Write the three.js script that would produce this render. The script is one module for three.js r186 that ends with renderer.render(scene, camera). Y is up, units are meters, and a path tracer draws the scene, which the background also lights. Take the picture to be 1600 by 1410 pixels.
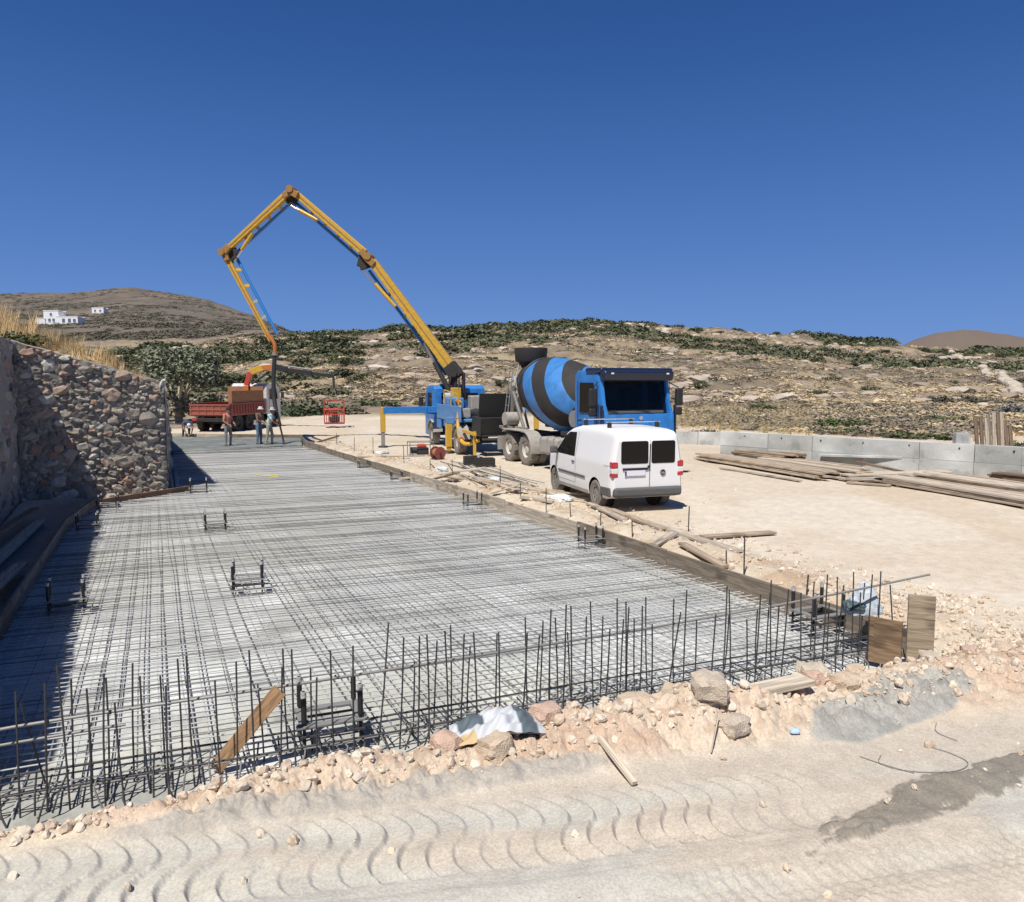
import * as THREE from 'three';
import { RoundedBoxGeometry } from 'three/addons/geometries/RoundedBoxGeometry.js';
import { mergeGeometries, mergeVertices, toCreasedNormals } from 'three/addons/utils/BufferGeometryUtils.js';
import { Brush, Evaluator, SUBTRACTION } from 'three-bvh-csg';

// ---------------------------------------------------------------- camera, sky, sun, exposure
const scene = new THREE.Scene();
const camera = new THREE.PerspectiveCamera(60.87, 1600 / 1410, 0.1, 6000);
camera.position.set(0, 2.9, 0);
camera.rotation.set(-Math.atan(110 / 1200), 0, 0);
const renderer = new THREE.WebGLRenderer({ antialias: true });
renderer.toneMapping = THREE.LinearToneMapping;
renderer.toneMappingExposure = 1.27;
renderer.shadowMap.enabled = true;

const SUN_EL = 59.5 * Math.PI / 180;
const sunDir = new THREE.Vector3(-0.4 * Math.cos(SUN_EL), Math.sin(SUN_EL), 0.917 * Math.cos(SUN_EL)).normalize();
{
  const w = 512, h = 256, data = new Float32Array(w * h * 4);
  // clear deep-blue air, paler near the horizon; linear radiance against elevation (degrees)
  const stops = [[-90, .20, .19, .17], [-2, .17, .255, .44], [0, .17, .295, .57], [4, .125, .25, .545], [9, .083, .190, .475], [15, .052, .138, .385], [21, .031, .099, .305], [27, .021, .073, .242], [40, .015, .052, .188], [90, .010, .036, .145]];
  for (let j = 0; j < h; j++) {
    const el = (j + .5) / h * 180 - 90;
    let k = 0; while (k < stops.length - 2 && el > stops[k + 1][0]) k++;
    const a = stops[k], b = stops[k + 1]; let t = (el - a[0]) / (b[0] - a[0]); t = Math.min(1, Math.max(0, t));
    for (let i = 0; i < w; i++) {
      const o = (j * w + i) * 4;
      for (let c = 0; c < 3; c++) data[o + c] = .89 * (a[c + 1] + (b[c + 1] - a[c + 1]) * t);
      data[o + 3] = 1;
    }
  }
  const sky = new THREE.DataTexture(data, w, h, THREE.RGBAFormat, THREE.FloatType);
  sky.mapping = THREE.EquirectangularReflectionMapping; sky.magFilter = THREE.LinearFilter; sky.minFilter = THREE.LinearFilter;
  sky.colorSpace = THREE.LinearSRGBColorSpace; sky.needsUpdate = true;
  scene.background = sky; scene.environment = sky;
}
const sun = new THREE.DirectionalLight(new THREE.Color(1, .955, .88), 4.3);
sun.position.copy(sunDir).multiplyScalar(120).add(new THREE.Vector3(0, 0, -25));
sun.target.position.set(0, 0, -25); scene.add(sun, sun.target);
sun.castShadow = true; sun.shadow.mapSize.set(4096, 4096);
Object.assign(sun.shadow.camera, { left: -60, right: 60, top: 60, bottom: -60, near: 1, far: 300 });

// ---------------------------------------------------------------- small tools
let seed = 12345;
const rnd = () => { seed = (seed * 1664525 + 1013904223) >>> 0; return seed / 4294967296; };
const rr = (a, b) => a + (b - a) * rnd();
const pick = (a) => a[Math.floor(rnd() * a.length)];
const clamp = (v, a = 0, b = 1) => v < a ? a : v > b ? b : v;
const lerp = (a, b, t) => a + (b - a) * t;
const sstep = (a, b, v) => { const t = clamp((v - a) / (b - a)); return t * t * (3 - 2 * t); };
const hash = (x, y) => { let h = Math.imul(x, 374761393) ^ Math.imul(y, 668265263); h = Math.imul(h ^ (h >>> 13), 1274126177); return ((h ^ (h >>> 16)) >>> 0) / 4294967296; };
function vnoise(x, y) {
  const xi = Math.floor(x), yi = Math.floor(y); let u = x - xi, v = y - yi;
  u = u * u * u * (u * (u * 6 - 15) + 10); v = v * v * v * (v * (v * 6 - 15) + 10);
  const a = hash(xi, yi), b = hash(xi + 1, yi), c = hash(xi, yi + 1), d = hash(xi + 1, yi + 1);
  return a + (b - a) * u + (c - a) * v + (a - b - c + d) * u * v;
}
function fbm(x, y, o = 4) { let s = 0, a = .5, t = 0; for (let i = 0; i < o; i++) { s += a * vnoise(x, y); t += a; a *= .5; const q = x * 1.6 - y * 1.2 + 17.3; y = x * 1.2 + y * 1.6 - 9.1; x = q; } return s / t; }
const noise3 = (x, y, z) => (vnoise(x + z * 7.31, y - z * 3.17) + vnoise(y + x * 5.13 + 31, z - x * 2.71) + vnoise(z + y * 6.37 - 19, x + y * 1.93)) / 3;
const tab = (t, x) => { if (x <= t[0][0]) return t[0][1]; for (let i = 1; i < t.length; i++) if (x <= t[i][0]) return lerp(t[i - 1][1], t[i][1], (x - t[i - 1][0]) / (t[i][0] - t[i - 1][0])); return t[t.length - 1][1]; };
const V = (x, y, z) => new THREE.Vector3(x, y, z);
const W = (x, d, y = 0) => new THREE.Vector3(x, y, -d);           // x right, d metres ahead, y up

const used = {};
function numbered(n) { used[n] = (used[n] ?? -1) + 1; return used[n] ? `${n}_${String(used[n]).padStart(3, '0')}` : n; }
function tag(o, label, category, group) { o.userData.label = label; o.userData.category = category; if (group) o.userData.group = group; return o; }
function obj(name, geo, mat, parent) {
  const m = new THREE.Mesh(Array.isArray(geo) ? join(geo) : geo, mat);
  m.name = parent && parent !== scene ? name : numbered(name); m.castShadow = m.receiveShadow = true;
  (parent || scene).add(m); return m;
}
function part(name, parent) { const g = new THREE.Group(); g.name = name; parent.add(g); return g; }
function thing(name, label, category, pos = [0, 0, 0], turn = 0, group) {
  const g = new THREE.Group(); g.name = numbered(name); g.position.set(...(pos.isVector3 ? pos.toArray() : pos)); g.rotation.y = turn;
  tag(g, label, category, group); scene.add(g); return g;
}
function copy(o, label, group) { const c = o.clone(); c.name = numbered(o.name.replace(/_\d{3}$/, '')); c.userData = { ...o.userData }; if (label) c.userData.label = label; if (group) c.userData.group = group; scene.add(c); return c; }
function join(gs) {
  gs = gs.map((g) => { let q = g.index ? g.toNonIndexed() : g.clone(); for (const k of Object.keys(q.attributes)) if (!['position', 'normal', 'uv'].includes(k)) q.deleteAttribute(k); if (!q.attributes.uv) q.setAttribute('uv', new THREE.BufferAttribute(new Float32Array(q.attributes.position.count * 2), 2)); return q; });
  return mergeGeometries(gs);
}
const bx = (w, h, d, x = 0, y = 0, z = 0, r = 0, rot) => { const g = r ? new RoundedBoxGeometry(w, h, d, 2, Math.min(r, w / 2.01, h / 2.01, d / 2.01)) : new THREE.BoxGeometry(w, h, d); if (rot) { g.rotateX(rot[0]); g.rotateY(rot[1]); g.rotateZ(rot[2]); } g.translate(x, y, z); return g; };
const cyl = (r1, r2, h, axis, x, y, z, n = 20, open = false) => { const g = new THREE.CylinderGeometry(r1, r2, h, n, 1, open); if (axis === 'x') g.rotateZ(-Math.PI / 2); if (axis === 'z') g.rotateX(Math.PI / 2); g.translate(x, y, z); return g; };
function bar(a, b, r, n = 8, r2 = r) { const d = b.clone().sub(a), g = new THREE.CylinderGeometry(r2, r, d.length(), n); g.applyQuaternion(new THREE.Quaternion().setFromUnitVectors(V(0, 1, 0), d.clone().normalize())); const m = a.clone().add(b).multiplyScalar(.5); g.translate(m.x, m.y, m.z); return g; }
function beam(a, b, w, h, up = V(0, 1, 0), r = .02, w2, h2) {      // box from a to b, optionally tapering
  const d = b.clone().sub(a), L = d.length(), x = d.normalize(), z = x.clone().cross(up).normalize(), y = z.clone().cross(x);
  const g = r ? new RoundedBoxGeometry(L, h, w, 2, r) : new THREE.BoxGeometry(L, h, w);
  if (w2) { const p = g.attributes.position; for (let i = 0; i < p.count; i++) { const t = clamp(p.getX(i) / L + .5); p.setY(i, p.getY(i) * lerp(1, h2 / h, t)); p.setZ(i, p.getZ(i) * lerp(1, w2 / w, t)); } }
  const q = boxUV(g, 1); q.applyMatrix4(new THREE.Matrix4().makeBasis(x, y, z)); const m = a.clone().add(b).multiplyScalar(.5); q.translate(m.x, m.y, m.z); return q;
}
const tube = (pts, r, n = 24, k = 7) => new THREE.TubeGeometry(new THREE.CatmullRomCurve3(pts), n, r, k);
function extr(pts, depth, bevel = 0) { const s = new THREE.Shape(pts.map((p) => new THREE.Vector2(...p))); const g = new THREE.ExtrudeGeometry(s, { depth, bevelEnabled: bevel > 0, bevelThickness: bevel, bevelSize: bevel, bevelSegments: 2, curveSegments: 6 }); g.translate(0, 0, -depth / 2); return g; }
const toLocal = (g, o) => { o.updateMatrixWorld(true); g.applyMatrix4(o.matrixWorld.clone().invert()); return g; };
function rockGeo(rx, ry, rz, rough = .3, s = 1, det = 2) {
  let g = new THREE.IcosahedronGeometry(1, det); g.deleteAttribute('uv'); g.deleteAttribute('normal'); g = mergeVertices(g, 1e-4); const p = g.attributes.position;
  for (let i = 0; i < p.count; i++) {
    let x = p.getX(i), y = p.getY(i), z = p.getZ(i);
    const q = Math.max(Math.abs(x), Math.abs(y), Math.abs(z)), k = lerp(1, .8 / q, .45);       // somewhat blocky
    const n = 1 + rough * (noise3(x * 1.3 + s * 9.7, y * 1.3 - s * 4.1, z * 1.3 + s) - .5) * 2.4 + rough * .5 * (noise3(x * 3.4 + s, y * 3.4, z * 3.4) - .5);
    p.setXYZ(i, x * k * n * rx, y * k * n * ry, z * k * n * rz);
  }
  return toCreasedNormals(g, .55);
}
// box-projected uv in metres
function boxUV(g, k = 1) { const q = g.index ? g.toNonIndexed() : g, p = q.attributes.position, n = q.attributes.normal, uv = new Float32Array(p.count * 2); for (let i = 0; i < p.count; i++) { const a = Math.abs(n.getX(i)), b = Math.abs(n.getY(i)), c = Math.abs(n.getZ(i)); const [u, v] = b >= a && b >= c ? [p.getX(i), p.getZ(i)] : a >= c ? [p.getZ(i), p.getY(i)] : [p.getX(i), p.getY(i)]; uv[i * 2] = u * k; uv[i * 2 + 1] = v * k; } q.setAttribute('uv', new THREE.BufferAttribute(uv, 2)); return q; }

// ---------------------------------------------------------------- textures and materials
function tex(n, fn, srgb = true, rep = 1) {
  const d = new Uint8Array(n * n * 4);
  for (let j = 0; j < n; j++) for (let i = 0; i < n; i++) { const c = fn(i / n, j / n), o = (j * n + i) * 4; if (typeof c === 'number') d[o] = d[o + 1] = d[o + 2] = clamp(c) * 255; else { d[o] = clamp(c[0]) * 255; d[o + 1] = clamp(c[1]) * 255; d[o + 2] = clamp(c[2]) * 255; } d[o + 3] = 255; }
  const t = new THREE.DataTexture(d, n, n); t.wrapS = t.wrapT = THREE.RepeatWrapping; t.magFilter = THREE.LinearFilter; t.minFilter = THREE.LinearMipmapLinearFilter; t.generateMipmaps = true;
  if (srgb) t.colorSpace = THREE.SRGBColorSpace; t.repeat.set(rep, rep); t.needsUpdate = true; return t;
}
function tn(x, y, p) { const xi = Math.floor(x), yi = Math.floor(y); let u = x - xi, v = y - yi; u = u * u * (3 - 2 * u); v = v * v * (3 - 2 * v); const m = (a) => ((a % p) + p) % p; const a = hash(m(xi), m(yi) + p * 13), b = hash(m(xi + 1), m(yi) + p * 13), c = hash(m(xi), m(yi + 1) + p * 13), d = hash(m(xi + 1), m(yi + 1) + p * 13); return a + (b - a) * u + (c - a) * v + (a - b - c + d) * u * v; }
const tf = (u, v, p, o = 4) => { let s = 0, a = .5, t = 0; for (let i = 0; i < o; i++) { s += a * tn(u * p, v * p, p); t += a; a *= .55; p *= 2; } return s / t; };
const grainT = tex(512, (u, v) => { const a = tf(u, v, 16, 5), b = tn(u * 256, v * 256, 256); const k = .86 + .14 * a + .13 * (b - .5); return [k, k * .995, k * .985]; });
const grainB = tex(512, (u, v) => .55 * tf(u, v, 24, 5) + .45 * Math.pow(tn(u * 128, v * 128, 128), 2), false);
const dirtT = tex(256, (u, v) => { const a = tf(u, v, 6, 5), b = sstep(.5, .75, tf(u + .3, v, 12, 4)); return [lerp(.9 + .1 * a, .82, b * .5), lerp(.9 + .1 * a, .8, b * .5), lerp(.9 + .1 * a, .76, b * .5)]; });
const dirtR = tex(256, (u, v) => .55 + .4 * tf(u, v, 8, 5), false);
const woodT = tex(512, (u, v) => { const y = v * 48 + 1.6 * tf(u, v, 4, 3), g = .5 + .5 * Math.sin(y + 6 * tn(u * 6, v * 24, 24)), f = tn(u * 16, v * 256, 256), s = sstep(.55, .8, tf(u, v, 5, 4)); const k = .76 + .16 * g + .24 * (f - .5) - .17 * s; return [k, k * .975, k * .94]; });
const woodB = tex(256, (u, v) => .5 * tn(u * 8, v * 128, 128) + .5 * tf(u, v, 16, 3), false);
const concT = tex(512, (u, v) => { const a = tf(u, v, 5, 6), b = tn(u * 200, v * 200, 200), s = sstep(.55, .72, tf(u + .5, v + .2, 8, 5)); const k = .86 + .26 * (a - .4) + .06 * (b - .5) - .09 * s; return [k, k, k * .985]; });
const mk = (r, g, b, o = {}) => { const m = new THREE.MeshStandardMaterial({ color: new THREE.Color().setRGB(r, g, b), roughness: .85, metalness: 0 }); Object.assign(m, o); return m; };
const dusty = { map: dirtT, roughnessMap: dirtR, roughness: .75 };
const paint = (r, g, b, o = {}) => { const m = new THREE.MeshPhysicalMaterial({ color: new THREE.Color().setRGB(r, g, b), roughness: .5, map: dirtT, roughnessMap: dirtR, clearcoat: .25, clearcoatRoughness: .35 }); Object.assign(m, o); return m; };
const M = {
  ground: mk(1, 1, 1, { vertexColors: true, map: grainT, bumpMap: grainB, bumpScale: .005, roughness: .97 }),
  slab: mk(1, 1, 1, { vertexColors: true, map: concT, bumpMap: grainB, bumpScale: .006, roughness: .9 }),
  bar: mk(.21, .205, .20, { roughness: .85 }), barDusty: mk(.46, .46, .45, { roughness: .95 }), barDark: mk(.075, .073, .075, { roughness: .65, metalness: .4 }),
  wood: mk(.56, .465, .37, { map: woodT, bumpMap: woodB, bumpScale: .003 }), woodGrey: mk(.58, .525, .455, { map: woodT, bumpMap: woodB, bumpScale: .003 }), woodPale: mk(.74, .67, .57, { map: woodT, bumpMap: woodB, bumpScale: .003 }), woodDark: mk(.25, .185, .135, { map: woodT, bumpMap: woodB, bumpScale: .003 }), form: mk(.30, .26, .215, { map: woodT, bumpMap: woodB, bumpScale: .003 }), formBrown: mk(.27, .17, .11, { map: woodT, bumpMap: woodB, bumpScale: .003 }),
  conc: mk(.56, .57, .56, { map: concT, bumpMap: grainB, bumpScale: .003 }), concPale: mk(.66, .67, .67, { map: concT, bumpMap: grainB, bumpScale: .002 }), wet: mk(.27, .285, .265, { map: concT, roughness: .55, bumpMap: grainB, bumpScale: .012 }),
  rubber: mk(.055, .052, .048, { map: dirtT, roughness: .9 }), rubberDusty: mk(.25, .225, .195, { map: grainT, roughness: .95 }), hose: mk(.028, .028, .03, { roughness: .6 }),
  black: mk(.02, .02, .022, { roughness: .6 }), darkSteel: mk(.05, .05, .053, { roughness: .6, metalness: .3, map: dirtT }), steel: mk(.34, .335, .32, { roughness: .6, metalness: .35, map: dirtT }), greyDust: mk(.40, .375, .34, { map: dirtT, roughness: .9 }), rim: mk(.46, .45, .43, { roughness: .5, metalness: .5, map: dirtT }),
  chrome: mk(.7, .7, .7, { roughness: .25, metalness: .9 }),
  white: paint(.82, .82, .82, { map: null }), blue: paint(.035, .22, .62), bluePale: paint(.12, .29, .58, { clearcoat: .1, roughness: .7 }), navy: paint(.012, .022, .055), yellow: paint(.66, .40, .045), red: paint(.30, .075, .06, { clearcoat: .05, roughness: .8 }), redBright: paint(.52, .07, .04), rust: mk(.33, .165, .085, { map: dirtT }), orange: paint(.58, .19, .045),
  drumBlack: mk(.034, .031, .030, { map: dirtT, roughness: .8 }),
  glass: new THREE.MeshPhysicalMaterial({ color: 0x060708, roughness: .08, metalness: 0, specularIntensity: .7 }),
  pane: new THREE.MeshPhysicalMaterial({ color: new THREE.Color().setRGB(.62, .63, .61), roughness: .12, transmission: 1, thickness: 0, ior: 1.3 }),
  lampRed: new THREE.MeshPhysicalMaterial({ color: new THREE.Color().setRGB(.45, .015, .02), roughness: .2, clearcoat: 1 }), lampClear: new THREE.MeshPhysicalMaterial({ color: new THREE.Color().setRGB(.75, .73, .7), roughness: .15, clearcoat: 1 }), plastic: mk(.12, .12, .122, { roughness: .8, map: dirtT }),
};
for (const k in M) M[k].side = THREE.DoubleSide;

// ---------------------------------------------------------------- layout in metres (x, distance ahead)
const SLAB_Y = -.2;
const slabPoly = [[-4.25, 4.85], [4.42, 8.3], [3.74, 9.75], [1.26, 14.84], [-3.07, 22.87], [-9.37, 34.77], [-10.9, 39.3], [-18.6, 40.4], [-16.2, 36.3], [-9.25, 21.1], [-9.95, 18.1], [-9.05, 15.4]];
const wallLine = [[-16.6, 37.2, .2], [-9.45, 20.9, 2.86], [-11.95, 18.5, 3.84], [-4.75, 3.7, 4.05]];      // x, d, top height
const roadA = [-4.25, 4.85], roadU = [.929, .3697], roadN = [.3697, -.929];                           // along the near edge; towards the camera
function segDist(x, d, a, b) { const ex = b[0] - a[0], ed = b[1] - a[1], t = clamp(((x - a[0]) * ex + (d - a[1]) * ed) / (ex * ex + ed * ed)); return [Math.hypot(x - a[0] - ex * t, d - a[1] - ed * t), t]; }
function inPoly(P, x, d) { let c = false; for (let i = 0, j = P.length - 1; i < P.length; j = i++) if ((P[i][1] > d) !== (P[j][1] > d) && x < (P[j][0] - P[i][0]) * (d - P[i][1]) / (P[j][1] - P[i][1]) + P[i][0]) c = !c; return c; }
function slabSD(x, d) { let m = 1e9, e = 0; for (let i = 0; i < slabPoly.length; i++) { const q = segDist(x, d, slabPoly[i], slabPoly[(i + 1) % slabPoly.length])[0]; if (q < m) { m = q; e = i; } } return [inPoly(slabPoly, x, d) ? -m : m, e]; }
const behindWall = [...wallLine.map((p) => [p[0], p[1]]), [-6.5, -1], [-20, -20], [-70, -20], [-70, 37.2]];
function wallNear(x, d) { let m = 1e9, top = 0; for (let i = 0; i < 3; i++) { const [q, t] = segDist(x, d, wallLine[i], wallLine[i + 1]); if (q < m) { m = q; top = lerp(wallLine[i][2], wallLine[i + 1][2], t); } } return [m, top]; }

const ridgePy = [[-700, 560], [0, 548], [200, 543], [340, 534], [430, 524], [520, 518], [600, 513], [750, 508], [870, 505], [1000, 509], [1100, 517], [1200, 525], [1300, 535], [1400, 543], [1500, 549], [1600, 553], [2400, 570]];
const mountPy = [[-900, 500], [-300, 470], [0, 459], [60, 459], [130, 457], [210, 452], [270, 458], [330, 471], [400, 494], [440, 512], [500, 540], [560, 580], [700, 640], [2400, 640]];
const farPy = [[-900, 640], [1300, 640], [1400, 541], [1430, 530], [1460, 520], [1500, 515], [1540, 519], [1600, 529], [1700, 545], [1900, 560], [2400, 560]];
const RID = 235;
function hillH(x, d, dd, px) {                                       // ground beyond the yard
  const n = fbm(x * .012 + 5, d * .012, 4) - .5;
  const hR = 2.9 + RID * (595 - tab(ridgePy, px)) / 1200 - .6;
  let h;
  const u = (dd - 72) / (RID - 72);
  if (u <= 1) {
    h = Math.max(0, u) ** 1.12 * hR * (1 + .25 * n) ;
    const s = 1.7, q = h + .8 * fbm(x * .02, d * .02 + 40, 3), f = q / s - Math.floor(q / s);
    const terr = Math.floor(q / s) * s + s * sstep(.68, .98, f) - (q - h);
    h = lerp(h, terr, .75 * sstep(.05, .15, u) * (1 - sstep(.72, .95, u)));
    h += (fbm(x * .09, d * .09, 4) - .5) * 2.2 * sstep(0, .3, u) + sstep(.7, 1, u) * (fbm(x * .22, d * .22, 3) - .5) * 1.8;
  } else {
    const mp = Math.min(tab(mountPy, px), 640), rp = tab(ridgePy, px), base = hR - (dd - RID) * .05;
    const t = clamp((dd - RID) / (900 - RID));
    const py = lerp(rp + 2, mp, Math.pow(t, .8)) ;
    let hm = mp < rp ? 2.9 + dd * (595 - py) / 1200 : base;
    if (dd > 900) hm = 2.9 + 900 * (595 - mp) / 1200 - (dd - 900) * .12;
    const fp = tab(farPy, px), hf = dd < 2200 ? 2.9 + dd * (595 - lerp(660, fp, sstep(1300, 2200, dd))) / 1200 : 2.9 + 2200 * (595 - fp) / 1200 - (dd - 2200) * .15;
    h = mp < rp ? hm : dd > 1200 && fp < 600 ? hf : base;
    h += (fbm(x * .02, d * .02, 4) - .5) * Math.min(9, 2 + dd * .006) * (t > .1 ? 1 : t * 10) + (1 - t) * (fbm(x * .09, d * .09, 4) - .5) * 2;
  }
  return h;
}
const trackBands = [[1.02, .30, .165, 0], [1.36, .32, .165, 0], [2.05, .42, .085, 1], [2.55, .36, .085, 1], [3.0, .36, .085, 1]];
function ground(x, d, out) {                                        // height, and the colour of the matter lying there
  const r = Math.hypot(x, d), dd = Math.max(d, .45 * r), px = d > 0 ? 800 + 1200 * clamp(x / dd, -1.6, 1.6) : (x < 0 ? -900 : 2400);
  let y = 0, C = [.66, .575, .455];
  const n1 = fbm(x * .25 + 3, d * .25, 4), n2 = fbm(x * 1.7, d * 1.7 + 9, 4), n3 = fbm(x * 7, d * 7, 3);
  const mix = (c, t) => { for (let i = 0; i < 3; i++) C[i] = lerp(C[i], c[i], t); };
  // yard
  y = (n1 - .5) * .12 * sstep(6, 14, r) + ((n2 - .5) * .035 + (n3 - .5) * .012) * (1 - .85 * sstep(7, 13, r));
  mix([.72, .645, .535], sstep(.5, .62, fbm(x * .13 + 60, d * .13, 3)) * .8);
  mix([.59, .475, .335], sstep(.52, .68, fbm(x * .4, d * .16 + 20, 4)) * .55);
  mix([.55, .475, .375], sstep(.58, .72, n2) * .2); mix([.60, .50, .38], sstep(.55, .66, fbm(x * .11 + d * .07, d * .32 - x * .12, 5)) * .45 * sstep(5, 9, r));
  if (r > 50) {
    const edge = 72 + 10 * (fbm(x * .03, d * .03, 2) - .5), hh = dd > 66 ? hillH(x, d, dd, px) : 0;
    y = lerp(y, hh, sstep(66, 78, dd));
    const veg = sstep(edge - 10, edge - 2, dd + 6 * (fbm(x * .15, d * .15, 3) - .5) + 24 * (1 - sstep(360, 500, px)) + 22 * sstep(1000, 1130, px));
    if (veg > 0) {
      const a = fbm(x * .035, d * .07, 4), b = fbm(x * .16 + 8, d * .3, 4), c = fbm(x * .6, d * .9, 3), k = fbm(x * .05 + 90, d * .16, 4);
      const hc = [.34, .262, .178];
      const mh = (q, t) => { for (let i = 0; i < 3; i++) hc[i] = lerp(hc[i], q[i], t); };
      mh([.205, .162, .125], sstep(.46, .60, b) * .85);
      mh([.46, .365, .23], sstep(.50, .62, k) * .8);
      mh([.21, .175, .125], sstep(.5, .66, a) * .6);
      mh([.44, .375, .29], sstep(.56, .68, c) * .5);
      mh([.16, .13, .10], sstep(.58, .7, fbm(x * .8 + 4, d * .8, 3)) * .6);
      if (dd > RID) { const t = sstep(RID, 420, dd); mh([.165, .138, .11], t * .85); mh([.12, .105, .082], t * sstep(.48, .6, fbm(x * .05, d * .03, 4)) * .7); mh([.25, .205, .155], t * sstep(.55, .66, fbm(x * .03 + 9, d * .02, 4)) * .7); }
      if (dd > 1300) mh([.215, .165, .13], .9);
      mh([.52, .37, .165], sstep(.205, .24, x / dd) * (1 - sstep(.36, .42, x / dd + .04 * b)) * sstep(48, 53, dd) * (1 - sstep(70, 78, dd)) * .9);   // dry grass field
      const hv = dd < 60 ? .92 : .84; for (let i = 0; i < 3; i++) hc[i] *= hv;
      mix(hc, veg);
    }
  }
  if (r < 62) {
    const [sd, e] = slabSD(x, d), pit = d > 14 ? -.32 : -.5;
    const along = (x - roadA[0]) * roadU[0] + (d - roadA[1]) * roadU[1], off = (x - roadA[0]) * roadN[0] + (d - roadA[1]) * roadN[1];
    const bw = inPoly(behindWall, x, d) ? wallNear(x, d) : null;
    if (bw && d < 37.3) {
      const fade = 1 - sstep(25, 37, d), hb = bw[1] - .12 + .27 * Math.min(bw[0], 9) * fade + (n2 - .5) * .25;
      y = lerp(y - .25, hb, sstep(.06, .34, bw[0]));
      const g = fbm(x * .5, d * .5, 3);
      C = [.46, .345, .185]; mix([.27, .20, .12], sstep(.5, .65, g) * .7); mix([.52, .41, .24], sstep(.55, .7, n2) * .6);
    } else {
      if (off > 0) {      // front of the slab: spoil heap, then the haul road
        const s = Math.max(0, off), al = along;
        const heap = tab([[-2, .3], [0, .35], [1.2, .25], [2.2, .75], [3.4, .7], [4.3, .45], [5.2, .95], [6.2, 1.1], [6.9, .7], [7.8, .5], [8.8, .7], [9.6, .5], [11, .2]], al);
        const edgeAt = .12 + .22 * fbm(al * 1.1, 3.3, 3);
        const inb = sstep(-.4, .1, al) * (1 - sstep(9.15, 9.75, al));
        y = lerp(lerp(y, -.27, inb), .06 + (n1 - .5) * .08, sstep(edgeAt, edgeAt + .5, s));
        const s2 = s - .2 * (al - 1), hc0 = .45 + .075 * clamp(al, 0, 9), hw0 = .24 + .03 * clamp(al, 0, 9);
        const clod = fbm(x * 9, d * 9, 3), clod2 = fbm(x * 21 + 5, d * 21, 3), lump = Math.abs(fbm(x * 4.5 + 9, d * 4.5, 3) - .5) * 2;
        const hp = Math.exp(-(((s - hc0) / hw0) ** 2)) * heap;
        const rough = sstep(.06, .35, hp);
        y += hp * (.06 + .30 * fbm(x * 2.6, d * 2.6 + 7, 4)) + rough * (.085 * (clod - .5) + .07 * (.3 - lump) + .045 * (clod2 - .5) + .03 * (fbm(x * 45, d * 45, 2) - .5));
        mix([.565, .50, .42], sstep(hc0 + hw0, hc0 + hw0 * 1.8, s));
        mix([.53, .515, .465], sstep(.0, .3, s2 - .75) * (1 - sstep(1.7, 2.3, s2 + .6 * (n1 - .5))) * sstep(.36, .54, fbm(al * .5, s2 * 1.4 + 30, 3)) * .95);     // cement dust on the road
        mix([.61, .495, .385], rough * .9); mix([.68, .58, .47], rough * sstep(.5, .62, n2) * .7); mix([.46, .33, .23], rough * sstep(.55, .68, clod) * .6); mix([.55, .40, .30], rough * sstep(.56, .68, fbm(x * 1.1 + 40, d * 1.1, 3)) * .6);
        mix([.47, .46, .43], (1 - sstep(edgeAt, edgeAt + .25, s)) * .9 * inb);
        const crust = Math.exp(-(((s - hc0 - hw0 * 1.25 - .1 * (n2 - .5)) / .11) ** 2)) * sstep(1.2, 2, al) * (1 - sstep(4.4, 5.2, al));                // grey crust along the heap's foot
        mix([.43, .40, .355], sstep(.2, .6, crust) * .9); y += crust * (.03 + .09 * (clod - .4));
        // grey concrete spill and the damp dark strip
        const sp = 1 - Math.hypot((al - 7.5) / 1.12, (s - 1.38 + .13 * (al - 7.5)) / .27) + .7 * (n2 - .5), pile = sstep(0, .5, sp);
        y += pile * (.012 + .055 * Math.max(0, clod - .3) + .035 * (clod2 - .5)); mix([.39, .39, .365], sstep(0, .12, sp) * .92); mix([.27, .27, .25], sstep(0, .2, sp) * sstep(.52, .64, clod) * .6);
        const dm = 1 - Math.hypot((al - 7.0) / 1.45, (s - 2.47 + .1 * (al - 6.8)) / .17) + 1.3 * (fbm(al * 2.2, s * 5, 4) - .5) + .9 * (fbm(al * 9, s * 22, 3) - .5), damp = sstep(0, .5, dm);
        y += damp * .06 * (clod + .2 * n2 - .2); mix([.235, .21, .175], sstep(.0, .22, dm) * .88);
        // tyre prints
        for (const [c0, w, pitch, kind] of trackBands) {
          const q = (s2 - c0 - .03 * Math.sin(al * .7)) / w;
          if (Math.abs(q) > .62) continue;
          const m = sstep(.6, .46, Math.abs(q)) * (kind ? sstep(4.2, 5.4, al) : 1 - sstep(5.0, 6.6, al)) * (.4 + .7 * sstep(.34, .58, fbm(x * 1.1 + 2, d * 1.1, 2)));
          const ph = al / pitch + (kind ? q * .4 * (Math.floor(q * 5) % 2 ? 1 : -1) : (c0 < 1.2 ? 1.5 : -1.5) * q * q + (c0 < 1.2 ? -.25 : .45) * q) + .25 * (n2 - .5);
          const lug = ph - Math.floor(ph);
          y += m * (kind ? .019 * (sstep(.1, .25, lug) - sstep(.62, .75, lug)) * (Math.abs((Math.abs(q) * 5) % 1 - .5) < .38 ? 1 : 0) - .006 : .042 * (lug < .86 ? Math.pow(lug / .86, 1.6) : 1 - (lug - .86) / .14) - .016);
        }
        y += sstep(.0, .5, s2 - 1) * (.016 * Math.sin(s2 * 11 + 3 * n1) + .012 * (fbm(al * .8, s2 * 9, 3) - .5) * 2);   // shallow ruts along the road
      } else if (e >= 1 && e <= 4) {                                  // right of the formwork: loose spoil
        const s = sd;
        const hp = Math.exp(-(((s - .75) / .55) ** 2)) * sstep(0, .7, -off);
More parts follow.
